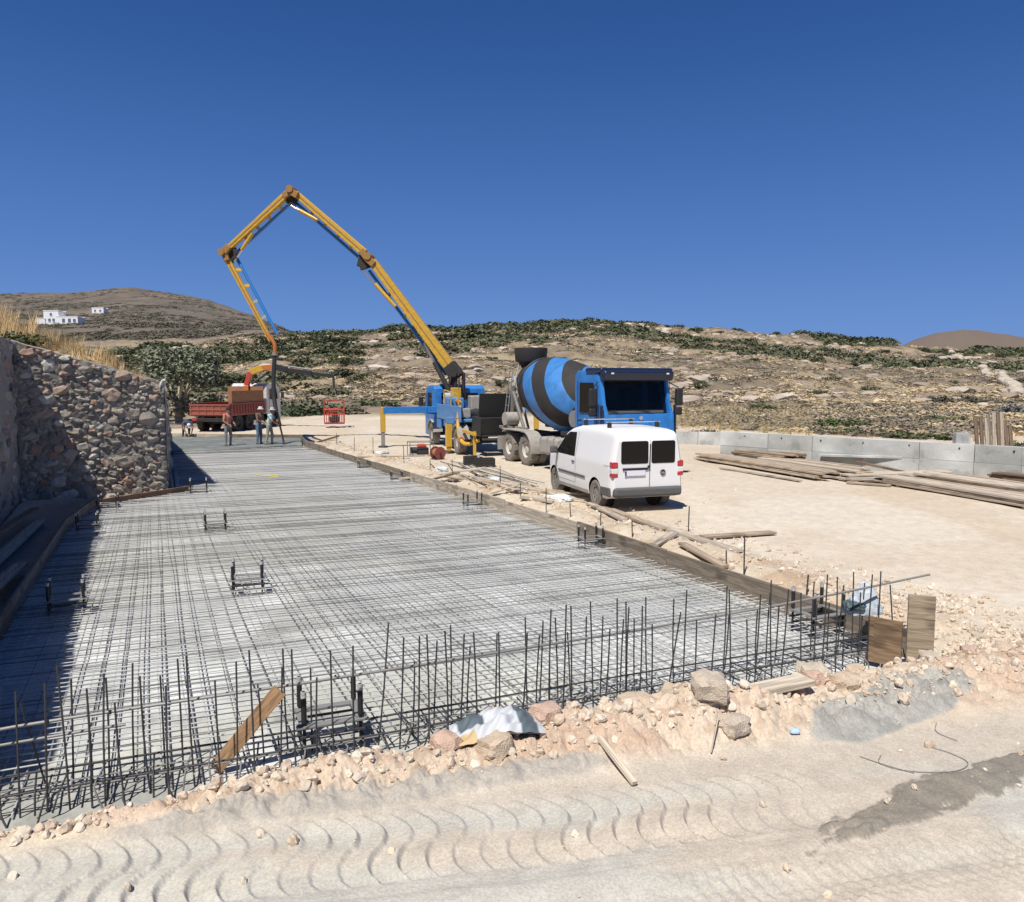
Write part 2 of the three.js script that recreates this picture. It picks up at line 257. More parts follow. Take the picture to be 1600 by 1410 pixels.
        y += -.07 * Math.exp(-((s / .5) ** 2)) + hp * (.05 + .30 * Math.max(0, fbm(x * .9 + 7, d * .9, 4) - .28)) + hp * .09 * (n3 - .5);
        mix([.55, .44, .31], hp * .7); mix([.42, .29, .19], hp * sstep(.55, .68, n2) * .7);
        mix([.66, .60, .50], hp * sstep(.52, .64, fbm(x * 2.3 + 14, d * 2.3, 3)) * .6);
        if (sd < .06) y = pit; else if (sd < .1) y = lerp(pit, y, (sd - .06) / .04);
      } else {
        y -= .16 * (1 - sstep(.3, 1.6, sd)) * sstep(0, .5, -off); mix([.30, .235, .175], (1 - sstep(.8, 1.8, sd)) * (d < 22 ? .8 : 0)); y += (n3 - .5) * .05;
        if (sd < .06) y = pit; else if (sd < .1) y = lerp(pit, y, (sd - .06) / .04);
      }
      if (sd < 0) y = pit;
    }
  }
  if (out) { out[0] = C[0]; out[1] = C[1]; out[2] = C[2]; }
  return y;
}
const gy = (x, d) => ground(x, d);

{ // one sheet of ground out to the far mountains
  const ang = []; for (let a = -180; a < -80; a += 4) ang.push(a); for (let a = -80; a < -40; a += .8) ang.push(a); for (let a = -40; a < 40; a += .112) ang.push(a); for (let a = 40; a < 80; a += .8) ang.push(a); for (let a = 80; a < 180; a += 4) ang.push(a); ang.push(180);
  const rad = [.02]; let r = .6; while (r < 3400) { rad.push(r); r *= r < 3.4 ? 1.06 : r < 9.5 ? 1.0042 : r < 55 ? 1.0085 : r < 250 ? 1.0062 : r < 900 ? 1.014 : 1.03; }
  const na = ang.length, nr = rad.length, pos = new Float32Array(na * nr * 3), col = new Float32Array(na * nr * 3), uv = new Float32Array(na * nr * 2), o = [0, 0, 0];
  for (let j = 0, k = 0; j < nr; j++) for (let i = 0; i < na; i++, k++) {
    const t = ang[i] * Math.PI / 180, x = rad[j] * Math.sin(t), d = rad[j] * Math.cos(t);
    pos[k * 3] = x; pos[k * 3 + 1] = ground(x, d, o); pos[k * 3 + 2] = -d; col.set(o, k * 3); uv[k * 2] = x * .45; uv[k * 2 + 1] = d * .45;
  }
  const idx = new Uint32Array((na - 1) * (nr - 1) * 6); let q = 0;
  for (let j = 0; j < nr - 1; j++) for (let i = 0; i < na - 1; i++) { const a = j * na + i, b = a + 1, c = a + na, e = c + 1; idx[q++] = a; idx[q++] = b; idx[q++] = c; idx[q++] = b; idx[q++] = e; idx[q++] = c; }
  const g = new THREE.BufferGeometry(); g.setAttribute('position', new THREE.BufferAttribute(pos, 3)); g.setAttribute('color', new THREE.BufferAttribute(col, 3)); g.setAttribute('uv', new THREE.BufferAttribute(uv, 2)); g.setIndex(new THREE.BufferAttribute(idx, 1)); g.computeVertexNormals();
  const m = obj('ground', g, M.ground); m.userData.kind = 'structure';
  console.log('ground', na, nr, (na - 1) * (nr - 1) * 2);
}
{ // pale blinding concrete under the steel
  const P = [[-5.2, 4.2], [4.75, 8.0], [4.4, 8.35], [3.78, 9.78], [1.3, 14.86], [-3.03, 22.9], [-9.33, 34.8], [-10.9, 39.25], [-18.6, 40.35], [-16.3, 36.4], [-9.3, 21.1], [-10, 18.1], [-9.1, 15.4]];
  const shape = new THREE.Shape(P.map((p) => new THREE.Vector2(p[0], p[1])));
  // grid of cells clipped to the outline
  const pos = [], col = [], uv = [], c = 0.07; const s0 = new THREE.ShapeGeometry(shape); void s0;
  const put = (x, d) => {
    const al = (x - roadA[0]) * roadU[0] + (d - roadA[1]) * roadU[1], of = (x - roadA[0]) * roadN[0] + (d - roadA[1]) * roadN[1];
    pos.push(x, SLAB_Y + (fbm(x * 1.2, d * 1.2, 3) - .5) * .025, -d); uv.push(x * .3, d * .3);
    const a = sstep(.48, .62, fbm(al * .35, of * 1.1 + 3, 5)), b = sstep(.55, .68, fbm(al * 1.1 + 40, of * 3.2, 4)), e = sstep(.5, .64, fbm(al * .3 + 11, of * .3, 3));
    const q = [.70, .715, .715];
    const mx = (t, k) => { for (let i = 0; i < 3; i++) q[i] = lerp(q[i], t[i], k); };
    mx([.62, .62, .56], e * .8); mx([.46, .46, .445], a * .5); mx([.33, .33, .325], b * .55 * sstep(7, 12, d));
    mx([.76, .775, .79], sstep(.55, .65, fbm(x * .5 + 70, d * .5, 3)) * .7);
    col.push(...q);
  };
  const NX = 110, ND = 300;
  // rows across between the left and right borders
  const left = (d) => tab([[4.2, -5.2], [15.4, -9.1], [18.1, -10], [21.1, -9.3], [36.4, -16.3], [40.35, -18.6]], d), right = (d) => tab([[4.2, -5.15], [8, 4.75], [8.35, 4.4], [9.78, 3.78], [14.86, 1.3], [22.9, -3.03], [34.8, -9.33], [39.25, -10.9], [40.35, -18.55]], d);
  for (let j = 0; j <= ND; j++) { const d = 4.2 + (40.35 - 4.2) * Math.pow(j / ND, 1.35); for (let i = 0; i <= NX; i++) put(lerp(left(d), right(d), i / NX), d); }
  const idx = []; for (let j = 0; j < ND; j++) for (let i = 0; i < NX; i++) { const a = j * (NX + 1) + i, b = a + 1, e = a + NX + 1, f = e + 1; idx.push(a, b, e, b, f, e); }
  const g = new THREE.BufferGeometry(); g.setAttribute('position', new THREE.Float32BufferAttribute(pos, 3)); g.setAttribute('color', new THREE.Float32BufferAttribute(col, 3)); g.setAttribute('uv', new THREE.Float32BufferAttribute(uv, 2)); g.setIndex(idx); g.computeVertexNormals();
  obj('blinding_concrete', g, M.slab).userData.kind = 'structure';
}
{ // freshly poured concrete at the far end
  const P = [[-9.85, 35.4], [-10.5, 35.1], [-11.9, 33.4], [-13.2, 32.6], [-14.6, 32.2], [-14.7, 33], [-16.3, 36.5], [-18.5, 40.3], [-10.95, 39.2]], s = new THREE.Shape(P.map((p) => new THREE.Vector2(p[0], -p[1] * -1)));
  const g = new THREE.ExtrudeGeometry(s, { depth: .14, bevelEnabled: true, bevelSize: .14, bevelThickness: .04, bevelSegments: 3 }); g.rotateX(-Math.PI / 2); g.translate(0, SLAB_Y, 0);
  const p = g.attributes.position; for (let i = 0; i < p.count; i++) if (p.getY(i) > -.1) p.setY(i, p.getY(i) + .03 * (fbm(p.getX(i), p.getZ(i), 3) - .5));
  tag(obj('fresh_concrete', boxUV(g, .3), M.wet), 'freshly poured wet grey concrete at the far end of the slab', 'concrete');
}

// ---------------------------------------------------------------- rubble-stone retaining wall on the left
{
  const wall = thing('stone_wall', 'tall rubble stone retaining wall with mortar joints left of the slab', 'wall'); wall.userData.kind = 'thing';
  const tones = [[.33, .305, .275], [.23, .21, .19], [.45, .40, .335], [.37, .325, .27], [.52, .475, .41], [.46, .345, .275], [.40, .27, .21], [.29, .265, .245], [.58, .55, .50], [.42, .38, .33]];
  const mats = tones.map((c) => mk(...c.map((v) => v * 1.2), { map: grainT, bumpMap: grainB, bumpScale: .012, roughness: .95 }));
  const mortar = mk(.37, .335, .295, { map: grainT, bumpMap: grainB, bumpScale: .02, roughness: 1 });
  const sharpRock = (i) => { const g = rockGeo(.5, .5, .5, .5, i * 3.7 + 1, 1); g.computeVertexNormals(); return g; };
  const pool = []; for (let i = 0; i < 16; i++) pool.push(boxUV(sharpRock(i), 1));
  const face = (a, b, L0, L1, hmin, rowA, rowB, wA, wB, count) => {
    const L = Math.hypot(b[0] - a[0], b[1] - a[1]), u = [(b[0] - a[0]) / L, (b[1] - a[1]) / L]; let n = [u[1], -u[0]]; if (n[0] < 0) n = [-n[0], -n[1]];
    const topAt = (s) => lerp(a[2], b[2], s / L) + .06 * (fbm(s * 2.2, 5, 3) - .5);
    // core: gridded mortar face and back
    const NS = Math.ceil(L / .05), NH = 64, pos = [], idx = [], th = .5;
    const rows = []; for (let k = 0; k <= NH; k++) rows.push([k / NH, 0]); rows.push([1.004, .06], [1.004, th - .05], [1, th], [0, th]);
    for (let i = 0; i <= NS; i++) { const s = i / NS * L, tp = topAt(s); for (const [f, back] of rows) { const y = lerp(-.6, tp, f), off = back ? -back : .07 * (fbm(s * 4.2, y * 4.2, 4) - .5) + .06 * (fbm(s * 13, y * 13, 3) - .5); pos.push(a[0] + u[0] * s + n[0] * off, y + (f > 1 ? .03 * fbm(s * 3, back * 5, 3) : 0), -(a[1] + u[1] * s + n[1] * off)); } }
    const R = rows.length; for (let i = 0; i < NS; i++) for (let k = 0; k < R; k++) { const k2 = (k + 1) % R, p = i * R + k, q = i * R + k2, p2 = p + R, q2 = q + R; idx.push(p, p2, q, q, p2, q2); }
    for (const i of [0, NS]) for (let k = 1; k < R - 1; k++) idx.push(i * R, i * R + k, i * R + k + 1);
    const g = new THREE.BufferGeometry(); g.setAttribute('position', new THREE.Float32BufferAttribute(pos, 3)); g.setIndex(idx); const gn = toCreasedNormals(g, .9);
    obj('wall_core', boxUV(gn, .8), mortar, wall);
    // stones of falling size thrown into the free places of the face
    const put = []; let made = 0;
    for (let k = 0; k < count * 40 && made < count; k++) {
      const f = made / count, w = lerp(wB, wA, Math.pow(f, .7)) * rr(.75, 1.2), h = w * rr(.42, .8), sx = rr(L0 + w * .45, L1 - w * .45), yy = rr(hmin, topAt(sx) - h * .42);
      if (yy > topAt(sx) - h * .4) continue;
      let ok = true; for (const p of put) if (((p[0] - sx) / ((p[2] + w) * .5)) ** 2 + ((p[1] - yy) / ((p[3] + h) * .5)) ** 2 < .94) { ok = false; break; } if (!ok) continue;
      put.push([sx, yy, w, h]); made++;
      const m = obj('stone', pick(pool), pick(mats), wall), o = rr(-.055, -.01);
      m.position.set(a[0] + u[0] * sx + n[0] * o, yy, -(a[1] + u[1] * sx + n[1] * o));
      m.rotation.set(rr(-.25, .25), Math.atan2(u[1], u[0]) + rr(-.15, .15), rr(-.35, .35), 'YXZ'); m.scale.set(w * 1.15, h * 1.2, rr(.14, .22));
    }
  };
  face(wallLine[1], wallLine[2], .02, 3.42, -.3, .13, .27, .11, .40, 298);
  face(wallLine[2], wallLine[3], .05, 7, .2, .26, .42, .24, .6, 110);
  face(wallLine[0], wallLine[1], 1, 18.5, 0, .3, .45, .4, .8, 40);
}

// ---------------------------------------------------------------- formwork
const plank = (L, h, t) => boxUV(bx(L, h, t, 0, 0, 0, Math.min(.006, t / 3)), 1.1);
function board(name, a, b, y0, h, t, mat, label, group, cat = 'board') {   // standing board from a to b (x, d), bottom at y0
  const dx = b[0] - a[0], dd = b[1] - a[1], L = Math.hypot(dx, dd), g = plank(L, h, t);
  const uv = g.attributes.uv, o1 = rnd(), o2 = rnd(); for (let i = 0; i < uv.count; i++) uv.setXY(i, uv.getX(i) * .5 + o1, uv.getY(i) + o2);
  const m = obj(name, g, mat); m.position.copy(W((a[0] + b[0]) / 2, (a[1] + b[1]) / 2, y0 + h / 2)); m.rotation.y = Math.atan2(dd, dx); return tag(m, label, cat, group);
}
{
  const right = slabPoly.slice(1, 8), lab = 'weathered formwork board of the right slab edge', ORD = ['first', 'second', 'third', 'fourth', 'fifth', 'sixth', 'seventh', 'eighth', 'ninth', 'tenth', 'eleventh', 'twelfth', 'thirteenth', 'fourteenth', 'fifteenth', 'sixteenth', 'seventeenth']; let nb = 0, nl = 0;
  for (let i = 0; i < right.length - 1; i++) {
    const a = right[i], b = right[i + 1], L = Math.hypot(b[0] - a[0], b[1] - a[1]), n = Math.max(1, Math.round(L / 3.4));
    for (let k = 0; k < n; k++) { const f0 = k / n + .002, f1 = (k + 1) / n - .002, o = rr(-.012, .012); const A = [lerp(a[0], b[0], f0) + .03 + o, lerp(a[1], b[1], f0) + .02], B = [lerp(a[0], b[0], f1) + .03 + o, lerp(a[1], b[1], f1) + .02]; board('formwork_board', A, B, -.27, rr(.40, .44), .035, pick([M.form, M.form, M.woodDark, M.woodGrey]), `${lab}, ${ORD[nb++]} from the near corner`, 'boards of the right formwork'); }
  }
  const L = [[-4.6, 5.65], [-6.45, 9.65], [-7.8, 12.6], [-9.1, 15.45], [-9.98, 18.15]];
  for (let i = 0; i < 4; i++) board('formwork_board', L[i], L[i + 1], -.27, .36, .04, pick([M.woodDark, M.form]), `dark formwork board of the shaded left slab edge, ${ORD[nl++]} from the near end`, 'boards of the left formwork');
  board('formwork_board', [-9.95, 18.2], [-8.72, 20.75], -.24, .3, .05, M.formBrown, 'brown formwork board at the sunlit foot of the stone wall', undefined);
  // planks lying and leaning in the ditch on the left
  for (const [a, b, w, m, lab] of [[[-7.1, 9.3, .05], [-9.9, 15.9, -.02], .22, M.woodGrey, 'long grey plank lying in the shaded ditch beside the stone wall'], [[-6.25, 8.2, .15], [-7.75, 11.9, .02], .2, M.wood, 'brown plank resting on the left formwork in the shade'], [[-7.9, 10.3, .3], [-10.3, 16.4, .15], .16, M.woodDark, 'dark brown plank leaning along the foot of the stone wall']])
    { const g = beam(W(a[0], a[1], a[2]), W(b[0], b[1], b[2]), w, .045, V(0, 1, 0), .005); tag(obj('plank', g, m), lab, 'plank'); }
  // upright boards at the near right corner
  board('upright_board', [4.14, 7.84], [4.38, 7.76], -.12, .80, .05, mk(.44, .37, .28, { map: woodT, bumpMap: woodB, bumpScale: .003 }), 'tall grey-brown board standing upright at the near right corner of the slab', undefined);
  board('upright_board', [3.88, 8.12], [4.13, 7.91], -.14, .50, .03, mk(.33, .225, .145, { map: woodT, bumpMap: woodB, bumpScale: .003 }), 'short brown board beside the tall upright board', undefined);
}

// ---------------------------------------------------------------- steel mats
function clip(P, D) {                                               // longest run of the line P + t D inside the slab
  const ts = []; for (let i = 0; i < slabPoly.length; i++) { const a = slabPoly[i], b = slabPoly[(i + 1) % slabPoly.length], ex = b[0] - a[0], ed = b[1] - a[1], det = D[0] * -ed + D[1] * ex; if (Math.abs(det) < 1e-9) continue; const qx = a[0] - P[0], qd = a[1] - P[1], t = (qx * -ed + qd * ex) / det, s = (D[0] * qd - D[1] * qx) / det; if (s >= 0 && s < 1) ts.push(t); }
  ts.sort((p, q) => p - q); let best = null; for (let i = 0; i + 1 < ts.length; i++) { const m = (ts[i] + ts[i + 1]) / 2; if (inPoly(slabPoly, P[0] + D[0] * m, P[1] + D[1] * m) && (!best || ts[i + 1] - ts[i] > best[1] - best[0])) best = [ts[i], ts[i + 1]]; } return best;
}
{
  const mat = thing('reinforcement_mat', 'grid of steel reinforcing bars laid over the pale concrete', 'rebar mat');
  const unit = []; for (let v = 0; v < 7; v++) { const g = new THREE.CylinderGeometry(.007, .007, 1, 5, 7); g.rotateZ(Math.PI / 2); const p = g.attributes.position; for (let i = 0; i < p.count; i++) { const t = p.getX(i) + .5; p.setY(i, p.getY(i) + .014 * (vnoise(t * 6 + v * 11, v) - .5)); p.setZ(i, p.getZ(i) + .045 * (vnoise(t * 5 + v * 7, v + 50) - .5)); } g.computeVertexNormals(); unit.push(g); }
  const mats = [M.bar, M.barDusty, M.barDusty];
  const lay = (name, P, D, y, inset = .08, far = 99) => {
    const c = clip(P, D); if (!c) return; const t0 = c[0] + inset * rr(.6, 1.6), t1 = Math.min(c[1] - inset * rr(.6, 1.6), far), L = t1 - t0; if (L < .4) return;
    const m = obj(name, pick(unit), pick(mats), mat), tm = (t0 + t1) / 2; m.position.set(P[0] + D[0] * tm, y, -(P[1] + D[1] * tm)); m.rotation.y = Math.atan2(D[1], D[0]) + rr(-.0025, .0025); m.scale.x = L;
  };
  let off = .1; for (let k = 0; k < 245; k++) {                       // across the slab
    lay('cross_bar', [roadA[0] - roadN[0] * off, roadA[1] - roadN[1] * off], roadU, SLAB_Y + .125 + rr(-.006, .006), .05);
    off += .118 * rr(.85, 1.15) * (k > 200 ? 1.15 : 1);
  }
  for (const lower of [0, 1]) for (let s = .12 + lower * .1; s < 9.3; s += .2 * rr(.94, 1.06)) {   // along the slab, fanning slightly
    const k = lerp(-.452, -.53, s / 9.3), n = Math.hypot(k, 1);
    lay('long_bar', [roadA[0] + roadU[0] * s, roadA[1] + roadU[1] * s], [k / n, 1 / n], SLAB_Y + (lower ? .035 : .108), .04, 30.5);
  }
}
{
  const row = thing('starter_bar_row', 'row of dark upright starter bars along the near edge of the slab', 'rebar row');
  const at = (al, off, y) => W(roadA[0] + roadU[0] * al + roadN[0] * off, roadA[1] + roadU[1] * al + roadN[1] * off, y);
  let n = 0;
  for (let al = .3; al < 9.25; al += .155 * rr(.7, 1.35)) {
    const lean = rnd() < .12 ? .17 : .035;
    for (const o of [-.02, -.3]) {
      if (o < -.1 && rnd() < .3) continue;
      const a = al + rr(-.05, .05), h = rr(.62, 1.0) * (o < -.1 ? .88 : 1), p = at(a, o + rr(-.06, .04), SLAB_Y), q = at(a + rr(-lean, lean), o + rr(-lean, lean) * .7, SLAB_Y + h + .1);
      const mid = p.clone().lerp(q, .5).add(V(rr(-.008, .008), 0, rr(-.008, .008)));
      obj('starter_bar', tube([p, mid, q], .0075, 4, 5), M.barDark, row); n++;
    }
  }
  for (let al = .15; al < 9.2; al += .15 * rr(.6, 1.4)) {             // bent bar ends at the foot of the starters
    const o = rr(-.05, .12), y = SLAB_Y + rr(.08, .2), p = at(al, -.35, y), q = at(al + rr(-.05, .05), o, y + rr(-.02, .03)), e = at(al + rr(-.07, .07), o + rr(.01, .06), SLAB_Y + rr(-.01, .05));
    obj('bent_end', tube([p, p.clone().lerp(q, .7), q, e], .0075, 7, 5), rnd() < .45 ? M.bar : M.barDark, row); n++;
  }
  const long = (pts, r, m, name) => obj(name, tube(pts, r, 24, 6), m, row);
  long([W(-4.3, 4.95, .40), W(-3.67, 5.3, .41), W(-1.55, 6.0, .49), W(-.2, 6.65, .475), W(1.27, 7.4, .45), W(3.2, 8.05, .57), W(4.78, 8.62, .69)], .013, M.steel, 'tie_bar');
  long([W(-4.2, 5.02, .30), W(-3.2, 5.42, .33), W(-2.9, 5.55, .33)], .011, M.steel, 'tie_bar');
  long([at(.2, -.05, -.02), at(3, -.04, -.03), at(6, -.05, -.02), at(9.1, -.04, -.01)], .009, M.barDark, 'tie_bar');
  long([at(.2, -.33, .0), at(3, -.32, -.01), at(6, -.34, .0), at(9.1, -.32, .01)], .009, M.barDark, 'tie_bar');
  for (let al = .5; al < 4.5; al += .42) { const t = bx(.016, .03, .016, 0, 0, 0), p = at(al, .02, 0); const y = tab([[-4.3, .4], [-3.67, .41], [-1.55, .5], [0, .475]], p.x); t.translate(p.x, y, tab([[-4.3, -4.95], [-3.67, -5.3], [-1.55, -6], [-.2, -6.65]], p.x)); obj('tie_wire', t, M.black, row); }
  console.log('starters', n);
}
// anchor-bolt cages standing in the mat
{
  const proto = thing('anchor_bolt_cage', 'x', 'anchor cage');
  obj('base_plate', [bx(.5, .012, .07, 0, .24, -.15), bx(.5, .012, .07, 0, .241, .15), bx(.07, .012, .3, -.2, .253, 0), bx(.07, .012, .3, .2, .254, 0)], M.steel, proto);
  for (const [x, z] of [[-.2, -.15], [.2, -.15], [-.2, .15], [.2, .15]]) { obj('bolt', [cyl(.012, .012, .5, 'y', x, .25, z, 8), cyl(.02, .02, .18, 'y', x, .36, z, 10)], M.black, proto); obj('bolt_cap', cyl(.021, .021, .045, 'y', x, .475, z, 10), M.concPale, proto); }
  obj('stirrup', [bx(.46, .014, .014, 0, .1, -.17), bx(.46, .014, .014, 0, .1, .17), bx(.014, .014, .34, -.22, .1, 0), bx(.014, .014, .34, .22, .1, 0), bx(.46, .014, .014, 0, .17, -.172), bx(.46, .014, .014, 0, .17, .172)], M.barDark, proto);
  const L = [[-3.86, 11.0, 1, 'anchor bolt cage alone in the middle left of the slab, nearer the camera'], [-6.03, 15.4, .95, 'sunlit anchor bolt cage between the wall and the slab centre'], [-8.4, 20.4, 1, 'anchor bolt cage with white caps beside the stone wall corner'], [-.95, 18.3, .9, 'anchor bolt cage against the right formwork, midway along it'], [1.45, 13.95, .9, 'anchor bolt cage by the right formwork nearest the near corner but one'], [3.75, 9.2, 1.15, 'large dark anchor bolt cage in the near right corner of the slab'], [-1.55, 6.3, 1.15, 'large anchor bolt cage in front behind the starter bars'], [-5.9, 9.95, 1, 'shaded anchor bolt cage on the left edge, nearer of two'], [-9.5, 17.9, .9, 'shaded anchor bolt cage at the foot of the stone wall'], [-8.6, 15.35, .9, 'shaded anchor bolt cage on the left edge, farther of two'], [-3.5, 23.1, .8, 'small anchor bolt cage far along the right formwork'], [-5.1, 26.2, .8, 'smallest visible anchor bolt cage farthest along the right formwork']];
  L.forEach(([x, d, s, lab], i) => { const o = i ? copy(proto) : proto; o.userData.label = lab; o.userData.group = 'anchor bolt cages in the slab'; o.position.copy(W(x, d, SLAB_Y)); o.rotation.y = Math.atan2(roadU[1], roadU[0]) + rr(-.1, .1); o.scale.setScalar(s); });
}

// ---------------------------------------------------------------- vehicles: shared wheels and patches
function tyreGeo(R, w, rimR, lugs = 0) {
  const pr = [[rimR, -w * .42], [rimR + .02, -w * .48], [R * .86, -w * .5], [R * .96, -w * .46], [R, -w * .36], [R, w * .36], [R * .96, w * .46], [R * .86, w * .5], [rimR + .02, w * .48], [rimR, w * .42], [rimR - .02, 0], [rimR, -w * .42]];
  const g = new THREE.LatheGeometry(pr.map((p) => new THREE.Vector2(p[0], p[1])), 36); g.rotateX(Math.PI / 2);
  const all = [g]; for (let i = 0; i < lugs; i++) { const b = bx(.055, .035, w * .44, 0, R + .004, (i % 2 ? 1 : -1) * w * .25, .008, [0, (i % 2 ? .35 : -.35), 0]); b.rotateZ(i / lugs * Math.PI * 2); all.push(b); }
  return lugs ? join(all) : g;
}
function wheel(parent, x, z, R, w, opt = {}) {                        // axle along z; z sign says which side is out
  const g = part('wheel', parent); g.position.set(x, R, z); const s = Math.sign(z) || 1, rr_ = opt.rim || R * .58;
  obj('tyre', tyreGeo(R, w, rr_, opt.lugs || 0), opt.tyre || M.rubberDusty, g);
  const dish = opt.truck ? [[0, .30], [.11, .30], [.13, .27], [.135, .20], [rr_ * .62, .10], [rr_ * .70, .12], [rr_ * .9, .34], [rr_, .42], [rr_, -.4]] : [[0, .30], [.05, .31], [.07, .26], [rr_ * .5, .24], [rr_ * .62, .30], [rr_ * .82, .26], [rr_ * .86, .38], [rr_, .44], [rr_, -.4]];
  const rim = new THREE.LatheGeometry(dish.map((p) => new THREE.Vector2(p[0], p[1] * w)), 28); rim.rotateX(Math.PI / 2); if (s < 0) rim.rotateY(Math.PI);
  const rm = obj('rim', rim, opt.rimMat || M.rim, g);
  const nb = opt.truck ? 10 : 8, bolts = []; for (let i = 0; i < nb; i++) { const a = i / nb * Math.PI * 2, r = opt.truck ? rr_ * .48 : rr_ * .72; bolts.push(opt.truck ? cyl(.015, .015, .04, 'z', Math.cos(a) * r, Math.sin(a) * r, s * w * .17, 6) : cyl(.022, .022, .012, 'z', Math.cos(a) * r, Math.sin(a) * r, s * w * .29, 8)); }
  obj(opt.truck ? 'wheel_nuts' : 'rim_holes', bolts, opt.truck ? M.steel : M.black, rm); return g;
}
// sheet of polygon pts (u,v) laid on a surface fn(u,v) -> Vector3, with a little thickness
function patch(pts, fn, cut = 3) {
  let g = new THREE.ShapeGeometry(new THREE.Shape(pts.map((p) => new THREE.Vector2(...p)))).toNonIndexed();
  for (let k = 0; k < cut; k++) { const p = g.attributes.position, o = []; for (let i = 0; i < p.count; i += 3) { const t = [0, 1, 2].map((j) => [p.getX(i + j), p.getY(i + j)]), l = [0, 1, 2].map((j) => Math.hypot(t[j][0] - t[(j + 1) % 3][0], t[j][1] - t[(j + 1) % 3][1])), m = l.indexOf(Math.max(...l)), a = t[m], b = t[(m + 1) % 3], c = t[(m + 2) % 3], h = [(a[0] + b[0]) / 2, (a[1] + b[1]) / 2]; for (const q of [a, h, c, h, b, c]) o.push(q[0], q[1], 0); } g = new THREE.BufferGeometry(); g.setAttribute('position', new THREE.Float32BufferAttribute(o, 3)); }
  const p = g.attributes.position, uv = []; for (let i = 0; i < p.count; i++) { uv.push(p.getX(i), p.getY(i)); const q = fn(p.getX(i), p.getY(i)); p.setXYZ(i, q.x, q.y, q.z); }
  g.setAttribute('uv', new THREE.Float32BufferAttribute(uv, 2)); g = mergeVertices(g, 1e-5); g.computeVertexNormals(); return g;
}
const rrect = (x0, y0, x1, y1, r) => { const o = []; for (const [cx, cy, a0] of [[x1 - r, y1 - r, 0], [x0 + r, y1 - r, 90], [x0 + r, y0 + r, 180], [x1 - r, y0 + r, 270]]) for (let k = 0; k <= 4; k++) { const a = (a0 + k * 22.5) * Math.PI / 180; o.push([cx + r * Math.cos(a), cy + r * Math.sin(a)]); } return o; };

